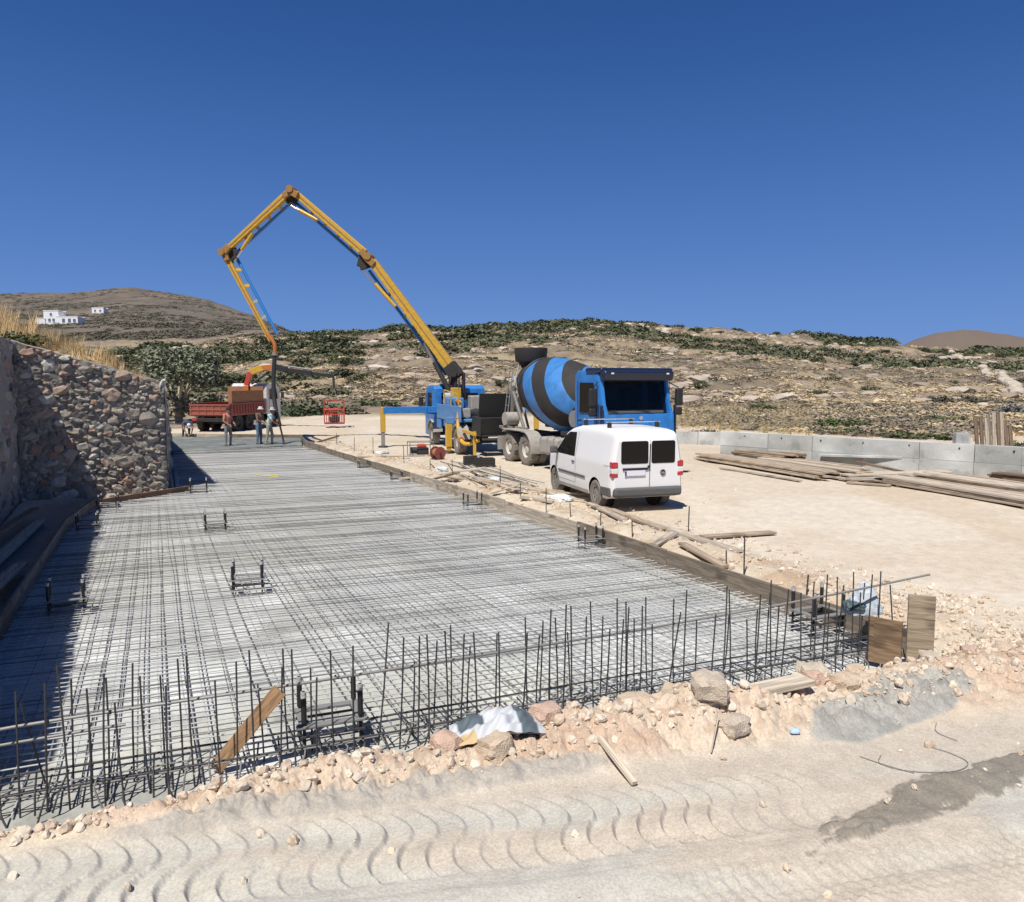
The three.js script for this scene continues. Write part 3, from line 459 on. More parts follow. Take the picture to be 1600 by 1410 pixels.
// ---------------------------------------------------------------- white panel van
{
  const van = thing('panel_van', 'white panel van seen from behind, parked by the right formwork', 'van', W(3.01, 16.87, gy(3.0, 17.5) + .0), 107.4 * Math.PI / 180);
  van.position.y = .01;
  // outline: x from rear bumper (0) to nose (4.4)
  const topY = (x) => tab([[0, 1.66], [.04, 1.73], [.12, 1.785], [.35, 1.81], [.9, 1.825], [1.6, 1.825], [2.2, 1.80], [2.6, 1.73], [2.85, 1.64], [3.1, 1.47], [3.45, 1.17], [3.55, 1.10], [3.9, 1.03], [4.2, .92], [4.35, .76], [4.4, .62]], x);
  const botY = (x) => tab([[0, .44], [.1, .34], [.3, .27], [4.0, .24], [4.3, .28], [4.4, .40]], x);
  const plan = (x) => tab([[0, .80], [.05, .85], [.15, .882], [.5, .895], [3.3, .895], [3.9, .86], [4.2, .76], [4.35, .62], [4.4, .5]], x);
  const hw = (x, y) => { const t = topY(x), belt = 1.02; let w = plan(x); if (y < .5) w *= lerp(.955, 1, clamp((y - .24) / .26)); if (y > belt) w *= lerp(1, .845, clamp((y - belt) / (1.78 - belt))); const e = t - y; if (e < .12) w *= Math.sqrt(Math.max(0, 1 - ((.12 - e) / .12) ** 2)) * .16 + .84 ; return w; };
  const xs = []; for (let i = 0; i <= 88; i++) xs.push(4.4 * i / 88);
  const K = 26, pos = [], idx = [], sec = (x) => { const o = [], t = topY(x), b = botY(x); for (let k = 0; k <= K; k++) { const f = k / K, y = lerp(b, t, f < .9 ? f / .9 * .965 : .965 + (f - .9) / .1 * .035); o.push([y, hw(x, y)]); } return o; };
  const ring = []; for (const x of xs) { const s = sec(x), t = topY(x), row = []; for (const [y, w] of s) row.push([x, y, w]); const wl = s[K][1]; for (const f of [.6, 0, -.6]) row.push([x, t + .02 * (1 - f * f), wl * f]); for (let k = K; k >= 0; k--) row.push([x, s[k][0], -s[k][1]]); row.push([x, botY(x), 0]); ring.push(row); }
  const R = ring[0].length; ring.forEach((r) => r.forEach((p) => pos.push(...p)));
  for (let i = 0; i < ring.length - 1; i++) for (let k = 0; k < R; k++) { const a = i * R + k, b = i * R + (k + 1) % R, c = a + R, e = b + R; idx.push(a, b, c, b, e, c); }
  for (const [i, f] of [[0, 1], [ring.length - 1, 0]]) { const c = pos.length / 3; const yy = (topY(xs[i]) + botY(xs[i])) / 2; pos.push(xs[i], yy, 0); for (let k = 0; k < R; k++) { const a = i * R + k, b = i * R + (k + 1) % R; f ? idx.push(c, b, a) : idx.push(c, a, b); } }
  let g = new THREE.BufferGeometry(); g.setAttribute('position', new THREE.Float32BufferAttribute(pos, 3)); g.setIndex(idx); g.computeVertexNormals(); g.setAttribute('uv', new THREE.Float32BufferAttribute(new Float32Array(pos.length / 3 * 2), 2));
  let body = new Brush(g); body.updateMatrixWorld(); const ev = new Evaluator(); ev.attributes = ['position', 'normal', 'uv'];
  for (const [x, z] of [[.88, -.8], [.88, .8], [3.56, -.8], [3.56, .8]]) { const c = new Brush(cyl(.375, .375, .5, 'z', x, .32, z, 40)); c.updateMatrixWorld(); body = ev.evaluate(body, c, SUBTRACTION); body.updateMatrixWorld(); }
  obj('body', boxUV(toCreasedNormals(body.geometry, .6), .5), M.white, van);
  for (const [x, z] of [[.88, -.79], [.88, .79], [3.56, -.77], [3.56, .77]]) { wheel(van, x, z, .315, .2, { rim: .2, tyre: M.rubberDusty, rimMat: M.steel }); obj('wheel_well', cyl(.365, .365, .02, 'z', x, .33, z - Math.sign(z) * .24, 24), M.black, van); }
  const side = (s) => (x, y) => V(x, y, s * (hw(x, y) + .007));
  const rx = (y) => tab([[.4, 0], [1.62, 0], [1.73, .04], [1.785, .12]], y);
  const rear = (z, y) => V(rx(y) - .007 + .05 * Math.max(0, Math.abs(z) - .66) / .2, y, z);
  for (const s of [-1, 1]) {
    const w = obj('side_window', patch([[2.12, 1.06], [3.36, 1.06], [3.30, 1.16], [2.92, 1.50], [2.66, 1.62], [2.22, 1.64]], side(s), 4), M.glass, van);
    if (s < 0) obj('window_pillar', patch([[3.04, 1.06], [3.09, 1.06], [3.03, 1.385], [2.98, 1.42]], (x, y) => V(x, y, s * (hw(x, y) + .012)), 2), M.black, w);
    obj('side_moulding', patch([[1.42, .60], [3.18, .60], [3.18, .655], [1.42, .655]], (x, y) => V(x, y, s * (hw(x, y) + .02)), 4), M.plastic, van);
    const door = obj('door_seam', [patch([[2.06, .42], [2.07, .42], [2.07, 1.66], [2.06, 1.66]], side(s), 4), patch([[3.26, .5], [3.268, .5], [3.40, 1.05], [3.392, 1.05]], side(s), 4), patch([[2.06, .42], [3.2, .42], [3.2, .428], [2.06, .428]], side(s), 4), patch([[.4, 1.02], [.4, 1.012], [.0, 1.012], [0, 1.02]], side(s), 2)], M.plastic, van);
    obj('door_handle', bx(.16, .035, .035, 2.2, .93, s * .905, .014), M.plastic, door);
    obj('sill', patch([[1.3, .25], [3.15, .25], [3.15, .33], [1.3, .33]], (x, y) => V(x, y, s * (hw(x, y) + .012)), 4), M.greyDust, van);
    const mir = part('wing_mirror', van); obj('mirror_housing', bx(.12, .19, .2, 3.22, 1.14, s * 1.02, .05), M.plastic, mir); obj('mirror_arm', bx(.07, .05, .12, 3.24, 1.06, s * .91, .02), M.plastic, mir);
    const L = part('tail_lamp', van), zc = s * .800;
    obj('red_lens', [bx(.15, .145, .16, .062, 1.045, zc, .03), bx(.15, .085, .16, .062, .815, zc, .03)], M.lampRed, L); obj('clear_lens', bx(.148, .115, .158, .062, .915, zc, .02), M.lampClear, L);
    for (const q of [L.children[0], L.children[1]]) q.rotation.y = s * .0;
  }
  obj('rear_window', patch(rrect(-.66, 1.07, .0, 1.57, .05), rear, 5), M.glass, van); obj('rear_window', patch(rrect(.075, 1.07, .66, 1.57, .05), rear, 5), M.glass, van);
  obj('windscreen', patch([[-.68, .06], [.68, .06], [.60, .88], [-.60, .88]], (z, t) => { const x = lerp(3.5, 2.72, t); return V(x + .01, topY(x) + .035, z); }, 5), M.glass, van);
  obj('door_split', patch([[.03, .48], [.045, .48], [.045, 1.72], [.03, 1.72]], rear, 4), M.plastic, van);
  obj('rear_bumper', [bx(.2, .22, 1.66, .03, .44, 0, .07), bx(.5, .2, .06, .34, .44, .868, .025), bx(.5, .2, .06, .34, .44, -.868, .025)], M.plastic, van);
  const pl = obj('plate_recess', bx(.03, .05, .62, -.012, .955, -.31, .012), M.black, van); obj('licence_plate', bx(.012, .115, .5, -.022, .865, -.33, .004), mk(.78, .78, .84, { roughness: .4 }), pl); obj('plate_band', bx(.004, .105, .04, -.0305, .865, -.555), mk(.03, .06, .3), pl);
  const em = obj('emblem', (() => { const t = new THREE.TorusGeometry(.058, .008, 8, 24); t.rotateY(Math.PI / 2); t.translate(-.016, .86, .36); return join([t, cyl(.052, .052, .012, 'x', -.006, .86, .36, 24)]); })(), M.darkSteel, van);
  obj('emblem_letters', [[-.04, .045, -.022, 0], [-.022, 0, 0, .045], [0, .045, .022, 0], [.022, 0, .04, .045]].map(([a, b, c, e]) => bar(V(-.016, .845 + b * .8, .36 + a), V(-.016, .845 + e * .8, .36 + c), .006, 6)).concat([[-.046, .0, -.02, -.04], [-.02, -.04, 0, .0], [0, 0, .02, -.04], [.02, -.04, .046, 0]].map(([a, b, c, e]) => bar(V(-.016, .858 + b, .36 + a), V(-.016, .858 + e, .36 + c), .006, 6))), M.chrome, em);
  obj('rear_wiper', [bar(V(-.03, 1.02, .02), V(.0, 1.5, .055), .011, 6), cyl(.028, .028, .04, 'x', -.015, 1.0, .01, 10)], M.black, van);
  obj('brake_lamp', bx(.05, .035, .22, .06, 1.69, -.1, .012), mk(.42, .45, .08), van);
  const rack = part('roof_rack', van); for (const x of [.75, 2.1]) obj('cross_rail', bx(.05, .03, 1.36, x, 1.955, 0, .012), M.chrome, rack); for (const x of [.75, 2.1]) for (const z of [-.6, .6]) obj('rack_foot', bx(.1, .14, .08, x, 1.87, z, .02), M.black, rack);
  obj('underbody', bx(3.9, .16, 1.5, 2.2, .36, 0, .04), M.black, van);
}

// ---------------------------------------------------------------- blue mixer truck
{
  const t = thing('mixer_truck', 'blue concrete mixer truck with blue and black striped drum behind the van', 'truck', W(.965, 28.12, 0), -65 * Math.PI / 180);
  const ops = { truck: true, lugs: 26, rim: .29, tyre: M.rubberDusty, rimMat: mk(.58, .55, .5, { map: dirtT, roughness: .7 }) };
  for (const x of [0, 1.38]) for (const z of [-1.06, 1.06]) wheel(t, x, z, .52, .34, ops); for (const x of [0, 1.38]) for (const z of [-.72, .72]) wheel(t, x, z, .52, .28, { ...ops, lugs: 0 });
  for (const z of [-1.06, 1.06]) wheel(t, 5.15, z, .52, .32, ops);
  obj('axle', [cyl(.09, .09, 2.1, 'z', 0, .52, 0), cyl(.09, .09, 2.1, 'z', 1.38, .52, 0), cyl(.08, .08, 2.1, 'z', 5.15, .52, 0)], M.darkSteel, t);
  obj('chassis', [bx(7.6, .26, .09, 2.7, .92, .42), bx(7.6, .26, .09, 2.7, .92, -.42), ...[-1, .6, 2.2, 3.6, 5.6].map((x) => bx(.12, .2, .75, x, .92, 0))], M.darkSteel, t);
  for (const z of [-1, 1]) {
    const arch = (x, a0, a1, R, w) => { const s = new THREE.Shape(); s.absarc(0, 0, R, a0, a1, false); s.absarc(0, 0, R - .035, a1, a0, true); const g = new THREE.ExtrudeGeometry(s, { depth: w, bevelEnabled: false, curveSegments: 16 }); g.translate(x, .53, z * 1.06 - w / 2); return g; };
    obj('mudguard', [arch(1.38, -.15, 1.75, .64, .5), bx(1.75, .035, .5, .5, 1.165, z * 1.06, .01), arch(0, 1.5, 2.1, .64, .5)], M.greyDust, t);
    obj('mudguard', arch(5.15, .1, 3.05, .66, .44), M.greyDust, t);
    obj('side_rail', bx(1.1, .1, .06, -.45, 1.2, z * 1.1, .02), M.steel, t);
    obj('mud_flap', bx(.03, .5, .5, -.72, .62, z * 1.06, .01), M.greyDust, t);
  }
  for (const z of [.98, -.98]) { const tk = obj('fuel_tank', bx(1.25, .56, .5, 3.05, .78, z, .1), M.greyDust, t); obj('tank_strap', [2.6, 3.05, 3.5].map((x) => bx(.05, .58, .52, x, .78, z, .1)), M.steel, tk); }
  obj('exhaust_box', bx(.5, .5, .45, 4.15, .8, .98, .08), M.darkSteel, t);
  // drum: turned profile tilted nose-down to the cab, striped in two helical bands
  const prof = [[-2.35, .62], [-2.2, .66], [-1.5, .92], [-.8, 1.12], [-.2, 1.20], [.75, 1.20], [1.35, 1.06], [1.85, .72], [2.08, .42], [2.12, .1], [2.12, 0]];
  const rAt = (x) => tab(prof, x), NL = 90, NA = 120, cells = [[], []];
  const ax = V(1.75, 2.46, 0), tilt = -.19, pt = (x, a) => { const r = rAt(x); return V(x, r * Math.sin(a), r * Math.cos(a)).applyAxisAngle(V(0, 0, 1), tilt).add(ax); };
  for (let i = 0; i < NL; i++) for (let k = 0; k < NA; k++) {
    const x0 = lerp(-2.35, 2.12, i / NL), x1 = lerp(-2.35, 2.12, (i + 1) / NL), tw = (x) => x * .8 + .55; // sheared cells follow the stripes
    const a0 = k / NA * Math.PI * 2, a1 = (k + 1) / NA * Math.PI * 2, p = pt(x0, a0 - tw(x0)), q = pt(x1, a0 - tw(x1)), r = pt(x1, a1 - tw(x1)), s = pt(x0, a1 - tw(x0));
    const band = (k / NA * 4) % 1; cells[x0 < -1.98 ? 1 : band < .5 ? 0 : 1].push(p, q, r, p, r, s);
  }
  const drum = part('drum', t);
  cells.forEach((c, i) => { let g = new THREE.BufferGeometry().setFromPoints(c); g.computeVertexNormals(); g = mergeVertices(g, 1e-4); g.computeVertexNormals(); obj(i ? 'black_stripe' : 'blue_stripe', boxUV(g, .4), i ? M.drumBlack : paint(.055, .235, .60, { roughness: .7, clearcoat: .1 }), drum); });
  const ringG = new THREE.TorusGeometry(.98, .055, 8, 40); ringG.rotateY(Math.PI / 2); ringG.applyMatrix4(new THREE.Matrix4().makeRotationZ(tilt)); const rp = V(-1.35, 0, 0).applyAxisAngle(V(0, 0, 1), tilt).add(ax); ringG.translate(rp.x, rp.y, rp.z); obj('roller_ring', ringG, M.darkSteel, drum);
  // rear pedestal, hopper, chutes
  obj('pedestal', [1, -1].flatMap((z) => [beam(V(-.75, 1.2, z * .75), V(-.35, 2.75, z * .85), .12, .14), beam(V(.35, 1.2, z * .75), V(-.35, 2.5, z * .85), .09, .1), beam(V(-.9, 1.2, z * .8), V(.7, 1.2, z * .8), .12, .1), beam(V(-.35, 2.72, z * .86), V(-.9, 3.15, z * .6), .07, .08)]).concat([beam(V(-.4, 2.6, -.85), V(-.4, 2.6, .85), .1, .12)]), M.steel, t);
  const hop = new THREE.LatheGeometry([[.30, 0], [.44, .28], [.58, .34], [.62, .82], [.59, .82], [.55, .37], [.40, .3], [.26, .02]].map((p) => new THREE.Vector2(...p)), 28); hop.translate(-.62, 3.28, 0); obj('hopper', hop, M.drumBlack, t);
  obj('hopper_neck', [beam(V(-.62, 3.3, 0), V(-.3, 3.02, 0), .5, .3, V(0, 1, 0), .05), ...[1, -1].map((z) => bar(V(-.62, 3.5, z * .5), V(-.35, 2.7, z * .8), .03, 8))], M.steel, t);
  { const s = []; for (let i = 0; i <= 12; i++) { const a = Math.PI * (i / 12); s.push(V(0, -Math.sin(a) * .22, Math.cos(a) * .28)); } const a = V(-.85, 2.5, 0), b = V(-1.9, 1.55, .1), pos = [], idx = []; for (const e of [a, b]) for (const q of s) pos.push(e.x + q.y * .3, e.y + q.y, e.z + q.z); for (let i = 0; i < 12; i++) idx.push(i, i + 1, i + 13, i + 1, i + 14, i + 13); const g = new THREE.BufferGeometry(); g.setAttribute('position', new THREE.Float32BufferAttribute(pos, 3)); g.setIndex(idx); g.computeVertexNormals(); obj('chute', g, M.steel, t); }
  obj('chute_support', [bar(V(-.8, 1.1, 0), V(-1.25, 2.05, .05), .05, 8), cyl(.24, .24, .5, 'z', -.35, 1.52, .95, 20), bar(V(-1, 1.3, .6), V(-.5, 2.3, .8), .03, 8)], M.greyDust, t);
  { const ld = part('ladder', t); obj('stringer', [bar(V(-.95, 1.15, .98), V(-.72, 3.25, .82), .022, 6), bar(V(-.62, 1.15, 1.02), V(-.42, 3.25, .84), .022, 6)], M.steel, ld); for (let k = 0; k < 6; k++) { const f = .1 + k * .15; obj('rung', bar(V(-.95, 1.15, .98).lerp(V(-.72, 3.25, .82), f), V(-.62, 1.15, 1.02).lerp(V(-.42, 3.25, .84), f), .016, 6), M.steel, ld); } }
  obj('water_tank', cyl(.26, .26, 1.7, 'z', 4.05, 1.7, 0, 22), M.steel, t); obj('front_pedestal', [bx(.5, 1.1, 1.3, 3.9, 1.5, 0, .05), bx(.9, .14, 1.5, 3.5, 1.18, 0, .03)], M.darkSteel, t);
  // cab
  const cab = part('cab', t), X0 = 4.82, X1 = 6.5, Z = 1.2;
  const sec = [[X0, .95], [X0, 3.02], [X0 + .12, 3.14], [5.9, 3.14], [6.12, 3.06], [6.30, 2.2], [6.46, 1.9], [6.5, 1.3], [6.5, .5], [5.78, .5], [5.66, .95]];
  { let g = extr(sec, Z * 2 - .12, .06); let b = new Brush(g); b.updateMatrixWorld(); const ev = new Evaluator(); ev.attributes = ['position', 'normal', 'uv'];
    const cut = (q) => { const c = new Brush(q); c.updateMatrixWorld(); b = ev.evaluate(b, c, SUBTRACTION); b.updateMatrixWorld(); };
    cut(bx(1.3, 1.06, 2.02, 5.57, 2.36, 0));                                                          // room inside
    cut(bx(.95, .98, 2.16, 6.32, 2.42, 0, 0));                                                        // windscreen opening
    for (const s of [-1, 1]) cut(extr([[5.15, 1.98], [6.05, 1.98], [6.0, 2.42], [5.86, 2.82], [5.15, 2.82]], .5).translate(0, 0, s * 1.2));
    cut(cyl(.64, .64, 3, 'z', 5.15, .52, 0, 32)); obj('shell', boxUV(toCreasedNormals(b.geometry, .5), .4), M.blue, cab); }
  obj('windscreen', bx(.012, 1.0, 2.18, 6.21, 2.42, 0, 0, [0, 0, .20]), M.pane, cab);
  for (const s of [-1, 1]) {
    const w = obj('side_window', extr([[5.12, 1.96], [6.07, 1.96], [6.02, 2.42], [5.88, 2.84], [5.12, 2.84]], .01).translate(0, 0, s * 1.225), M.glass, cab); void w;
    obj('door_seam', [bx(.014, 1.9, .012, 5.06, 1.95, s * 1.262), bx(.014, 1.9, .012, 6.16, 1.95, s * 1.262), bx(1.1, .014, .012, 5.61, 1.0, s * 1.262)], M.black, cab); obj('door_handle', bx(.18, .05, .05, 5.2, 1.72, s * 1.275, .015), M.black, cab);
    const mr = part('mirror', cab); obj('mirror_housing', [bx(.14, .52, .24, 6.32, 2.42, s * 1.5, .05), bx(.12, .24, .22, 6.32, 2.0, s * 1.5, .05)], M.black, mr); obj('mirror_arm', [bar(V(6.16, 2.85, s * 1.24), V(6.32, 2.7, s * 1.48), .018, 6), bar(V(6.16, 1.9, s * 1.24), V(6.32, 1.92, s * 1.48), .018, 6)], M.black, mr);
    obj('headlight', bx(.06, .22, .42, 6.545, .98, s * .92, .04), M.lampClear, cab); obj('step', bx(.7, .06, .14, 5.95, .58, s * 1.2, .02), M.darkSteel, cab);
    obj('corner_deflector', bx(.12, 1.2, .06, 6.44, 1.6, s * 1.27, .03), M.navy, cab);
  }
  obj('sun_visor', [bx(.30, .30, 2.42, 6.33, 3.06, 0, .08, [0, 0, -.25]), bx(.9, .14, 2.5, 5.9, 3.2, 0, .06)], M.navy, cab);
  for (const z of [-.95, .95]) obj('marker_lamp', bx(.04, .05, .09, 6.5, 3.1, z, .015), M.lampClear, cab);
  obj('wipers', [-.55, .55].flatMap((z) => [bar(V(6.42, 1.93, z), V(6.36, 2.02, z + .42), .014, 6), bar(V(6.42, 1.93, z), V(6.40, 1.95, z + .2), .022, 6), bar(V(6.37, 2.0, z + .1), V(6.36, 2.03, z + .62), .01, 6)]), M.black, cab);
  obj('grille', [bx(.03, .5, 1.5, 6.55, 1.28, 0, .01), ...[0, 1, 2, 3].map((k) => bx(.05, .03, 1.46, 6.555, 1.1 + k * .12, 0, .01))], M.navy, cab);
  obj('nose_line', bx(.02, .02, 2.3, 6.52, 1.72, 0), M.navy, cab); obj('emblem', cyl(.06, .06, .02, 'x', 6.545, 1.82, 0, 20), M.chrome, cab);
  obj('bumper', bx(.3, .42, 2.46, 6.46, .62, 0, .08), M.navy, cab);
  const inn = part('interior', cab); obj('lining', [bx(.03, 1.04, 1.98, 4.945, 2.36, 0), bx(1.2, .03, 1.98, 5.5, 2.87, 0), bx(1.2, .03, 1.98, 5.5, 1.855, 0)], M.plastic, inn); obj('seat', [-.55, .55].flatMap((z) => [bx(.5, .16, .52, 5.4, 1.95, z, .06), bx(.14, .75, .5, 5.15, 2.3, z, .06)]), M.black, inn); obj('dashboard', bx(.42, .22, 2.0, 6.1, 1.93, 0, .06), M.plastic, inn); { const w = new THREE.TorusGeometry(.22, .02, 8, 24); w.rotateY(Math.PI / 2); w.rotateZ(-.7); w.translate(5.85, 2.08, -.55); obj('steering_wheel', w, M.black, inn); }
}

// ---------------------------------------------------------------- concrete pump with folding boom
{
  const t = thing('concrete_pump_truck', 'blue concrete pump truck with long yellow folding boom arching over the slab', 'truck', W(-1.06, 30.9, 0), 108.5 * Math.PI / 180);
  const ops = { truck: true, lugs: 24, rim: .28, tyre: M.rubberDusty, rimMat: M.greyDust };
  for (const z of [-1.06, 1.06]) { wheel(t, 0, z, .5, .34, ops); wheel(t, 4.6, z, .5, .32, ops); }
  obj('axle', [cyl(.09, .09, 2.1, 'z', 0, .5, 0), cyl(.08, .08, 2.1, 'z', 4.6, .5, 0)], M.darkSteel, t);
  obj('chassis', [bx(7.3, .26, .1, 2.4, .9, .42), bx(7.3, .26, .1, 2.4, .9, -.42), bx(.4, .3, .8, 2.6, .9, 0), bx(1.2, .5, .7, 1.3, .75, .0, .08)], M.darkSteel, t);
  obj('deck', [bx(3.2, .12, 2.3, 1.5, 1.3, 0, .03), bx(4.1, .62, .06, 1.55, 1.58, -1.16, .02), bx(4.1, .62, .06, 1.55, 1.58, 1.16, .02)], M.bluePale, t);
  obj('deck_skirt', [bx(2.2, .35, .05, 1.3, 1.14, -1.14, .02), bx(.8, .42, .06, 3.3, 1.05, -1.14, .02)], M.blue, t);
  for (const z of [-1, 1]) { const s = new THREE.Shape(); s.absarc(0, 0, .64, .1, 3.0, false); s.absarc(0, 0, .6, 3.0, .1, true); const g = new THREE.ExtrudeGeometry(s, { depth: .44, bevelEnabled: false }); g.translate(4.6, .52, z * 1.05 - .22); const h = new THREE.ExtrudeGeometry(s, { depth: .44, bevelEnabled: false }); h.translate(0, .52, z * 1.05 - .22); obj('mudguard', [g, h], M.greyDust, t); }
  const cab = part('cab', t); { let b = new Brush(extr([[4.15, .85], [4.15, 2.5], [4.3, 2.62], [5.5, 2.62], [5.75, 2.5], [6.0, 1.7], [6.0, .45], [5.25, .45], [5.1, .85]], 2.24, .06)); b.updateMatrixWorld(); const ev = new Evaluator(); ev.attributes = ['position', 'normal', 'uv']; for (const q of [bx(1.35, .85, 2.1, 4.95, 2.0, 0), extr([[4.6, 1.6], [5.7, 1.6], [5.5, 2.35], [4.6, 2.35]], 3), bx(.6, .6, 1.7, 4.1, 2.05, 0), cyl(.64, .64, 3, 'z', 4.6, .5, 0, 28)]) { const c = new Brush(q); c.updateMatrixWorld(); b = ev.evaluate(b, c, SUBTRACTION); b.updateMatrixWorld(); } obj('shell', boxUV(toCreasedNormals(b.geometry, .5), .4), M.blue, cab); }
  for (const z of [-1.1, 1.1]) obj('side_window', extr([[4.58, 1.58], [5.72, 1.58], [5.52, 2.37], [4.58, 2.37]], .012).translate(0, 0, z * 1.02), M.glass, cab); obj('rear_window', bx(.012, .62, 1.72, 4.16, 2.05, 0), M.glass, cab);
  obj('cab_mirror', [bx(.1, .4, .2, 5.7, 1.95, -1.45, .04), bar(V(5.6, 2.2, -1.15), V(5.7, 2.1, -1.4), .02, 6), bx(.1, .4, .2, 5.7, 1.95, 1.45, .04)], M.black, cab); obj('roof_cover', bx(1.2, .1, 2.1, 4.9, 2.7, 0, .04), M.woodPale, cab); obj('windscreen', bx(.012, .8, 2, 5.9, 2.05, 0, 0, [0, 0, .28]), M.glass, cab);
  // turret and outriggers
  const tx = 3.62, tz = -.2;
  const tu = part('turret', t); obj('turret_base', [cyl(.62, .72, .5, 'y', tx, 1.5, tz, 24), cyl(.5, .5, .3, 'y', tx, 1.9, tz, 24)], M.blue, tu); obj('turret_column', [beam(V(tx, 1.95, tz - .26), V(tx - .05, 3.25, tz - .24), .1, .55), beam(V(tx, 1.95, tz + .26), V(tx - .05, 3.25, tz + .24), .1, .55), bx(.5, .6, .6, tx, 2.3, tz, .05)], M.drumBlack, tu); obj('valve_block', [bx(.35, .5, .4, tx - .75, 2.35, tz - .3, .03), bx(.25, .35, .3, tx - .5, 2.0, tz - .6, .03)], M.yellow, tu); obj('oil_tank', bx(.55, .7, .5, tx - .78, 1.9, tz + .55, .05), M.greyDust, tu);
  obj('hydraulic_lines', [tube([V(tx - .3, 2.0, tz - .4), V(tx - .5, 2.8, tz - .5), V(tx - .1, 3.3, tz - .3)], .03, 16), tube([V(tx + .2, 1.9, tz - .5), V(tx + .5, 2.7, tz - .55), V(tx, 3.2, tz - .3)], .025, 16), tube([V(tx - .5, 1.8, tz - .2), V(tx - .9, 2.6, tz - .2), V(tx - .2, 3.1, tz)], .03, 16)], M.black, tu);
  for (const s of [-1, 1]) { const o = part('front_outrigger', t), zf = s * 3.55; obj('outrigger_beam', [beam(V(tx + .2, 1.62, s * .6), V(tx + .1, 1.62, zf), .24, .28), beam(V(tx + .55, 1.5, s * .6), V(tx + .1, 1.6, s * 1.7), .2, .3)], M.blue, o); obj('outrigger_leg', bx(.2, 1.1, .2, tx + .1, 1.22, zf, .02), M.yellow, o); obj('leg_piston', bx(.15, .7, .15, tx + .1, .4, zf, .02), M.steel, o); obj('foot_pad', cyl(.2, .22, .06, 'y', tx + .1, .04, zf, 16), M.darkSteel, o); }
  for (const s of [-1, 1]) { const o = part('rear_outrigger', t); obj('outrigger_leg', bx(.24, 1.15, .24, .62, .8, s * 1.38, .02), M.yellow, o); obj('leg_piston', bx(.17, .5, .17, .62, .25, s * 1.38, .02), M.yellow, o); obj('foot_pad', cyl(.2, .22, .06, 'y', .62, .04, s * 1.38, 16), M.darkSteel, o); obj('outrigger_beam', bx(.26, .26, .8, .62, 1.3, s * 1.1, .02), M.bluePale, o); }
  // pumping unit, hopper, delivery line
  obj('deck_box', [bx(.9, .45, .7, 2.3, 1.95, -.75, .04), bx(.7, .3, .6, 1.2, 1.85, .6, .04)], M.bluePale, t); obj('tool_box', [bx(.6, .4, .6, 2.45, 1.6, .8, .03), bx(.5, .35, .5, .5, 1.6, -.8, .03)], M.greyDust, t); obj('pump_cylinder', [cyl(.16, .16, 2.6, 'x', 1.1, 1.55, .25, 16), cyl(.16, .16, 2.6, 'x', 1.1, 1.55, -.25, 16)], M.darkSteel, t); obj('guard_rail', [bar(V(2.5, 2.5, -1.1), V(.1, 2.35, -1.1), .03, 8), bar(V(2.5, 1.9, -1.1), V(2.5, 2.5, -1.1), .03, 8), bar(V(.1, 1.9, -1.1), V(.1, 2.35, -1.1), .03, 8), bar(V(1.3, 1.9, -1.1), V(1.3, 2.42, -1.1), .025, 8)], M.yellow, t);
  { const h = part('hopper', t); obj('hopper_bowl', [bx(.06, .75, 1.5, -.75, 1.15, 0, .02, [0, 0, -.1]), bx(.06, .75, 1.5, -1.75, 1.15, 0, .02, [0, 0, .3]), bx(1.1, .75, .06, -1.25, 1.15, -.74, .02), bx(1.1, .75, .06, -1.25, 1.15, .74, .02), bx(1.0, .06, 1.4, -1.25, .8, 0, .02)], M.darkSteel, h); obj('splash_guard', bx(.05, .95, 1.5, -1.62, 1.95, 0, .02, [0, 0, .15]), M.black, h); }
  obj('delivery_pipe', tube([V(-1.2, .62, -.6), V(-1.0, .45, -1.05), V(-.55, .62, -1.2), V(-.2, 1.2, -1.2), V(0, 1.75, -1.1), V(.6, 2.0, -.9), V(2.4, 2.05, -.6), V(tx - .3, 2.1, tz)], .075, 40, 10), M.yellow, t);
  obj('pipe_coupling', [cyl(.11, .11, .08, 'x', -.62, .6, -1.18, 14), cyl(.11, .11, .08, 'y', -.1, 1.4, -1.18, 14), cyl(.11, .11, .08, 'x', 1.2, 2.04, -.8, 14)], M.orange, t); obj('hopper_rail', [beam(V(-.6, .95, -1.1), V(-2.2, .9, -1.05), .1, .12), bx(.1, .9, .1, -1.9, .55, -1.0, .01)], M.yellow, t);
  obj('cement_bags', [bx(.7, .3, .5, 2.95, 2.0, -.7, .12, [0, .3, 0]), bx(.6, .25, .45, 3.0, 2.25, -.8, .1, [0, -.2, 0])], M.concPale, t);
  // boom: four box sections in one upright plane, delivery line alongside
  const J = [V(-2.5, 3.2, -34.22), V(-6.35, 8.38, -34.83), V(-9.88, 11.42, -35.4), V(-13.22, 8.75, -35.93), V(-10.96, 4.51, -35.57)];
  const side = V(-.16, 0, -1).normalize(), pl = V(-1, 0, -.16).normalize(), cross = pl.clone().cross(V(0, 1, 0)).normalize();      // out of the boom's plane
  const boom = part('boom', t), add = (n, gs, m) => obj(n, (Array.isArray(gs) ? gs : [gs]).map((g) => toLocal(g, t)), m, boom);
  const dims = [[.42, .5, .32, .36], [.30, .36, .25, .28], [.27, .31, .22, .25], [.22, .25, .17, .18]];
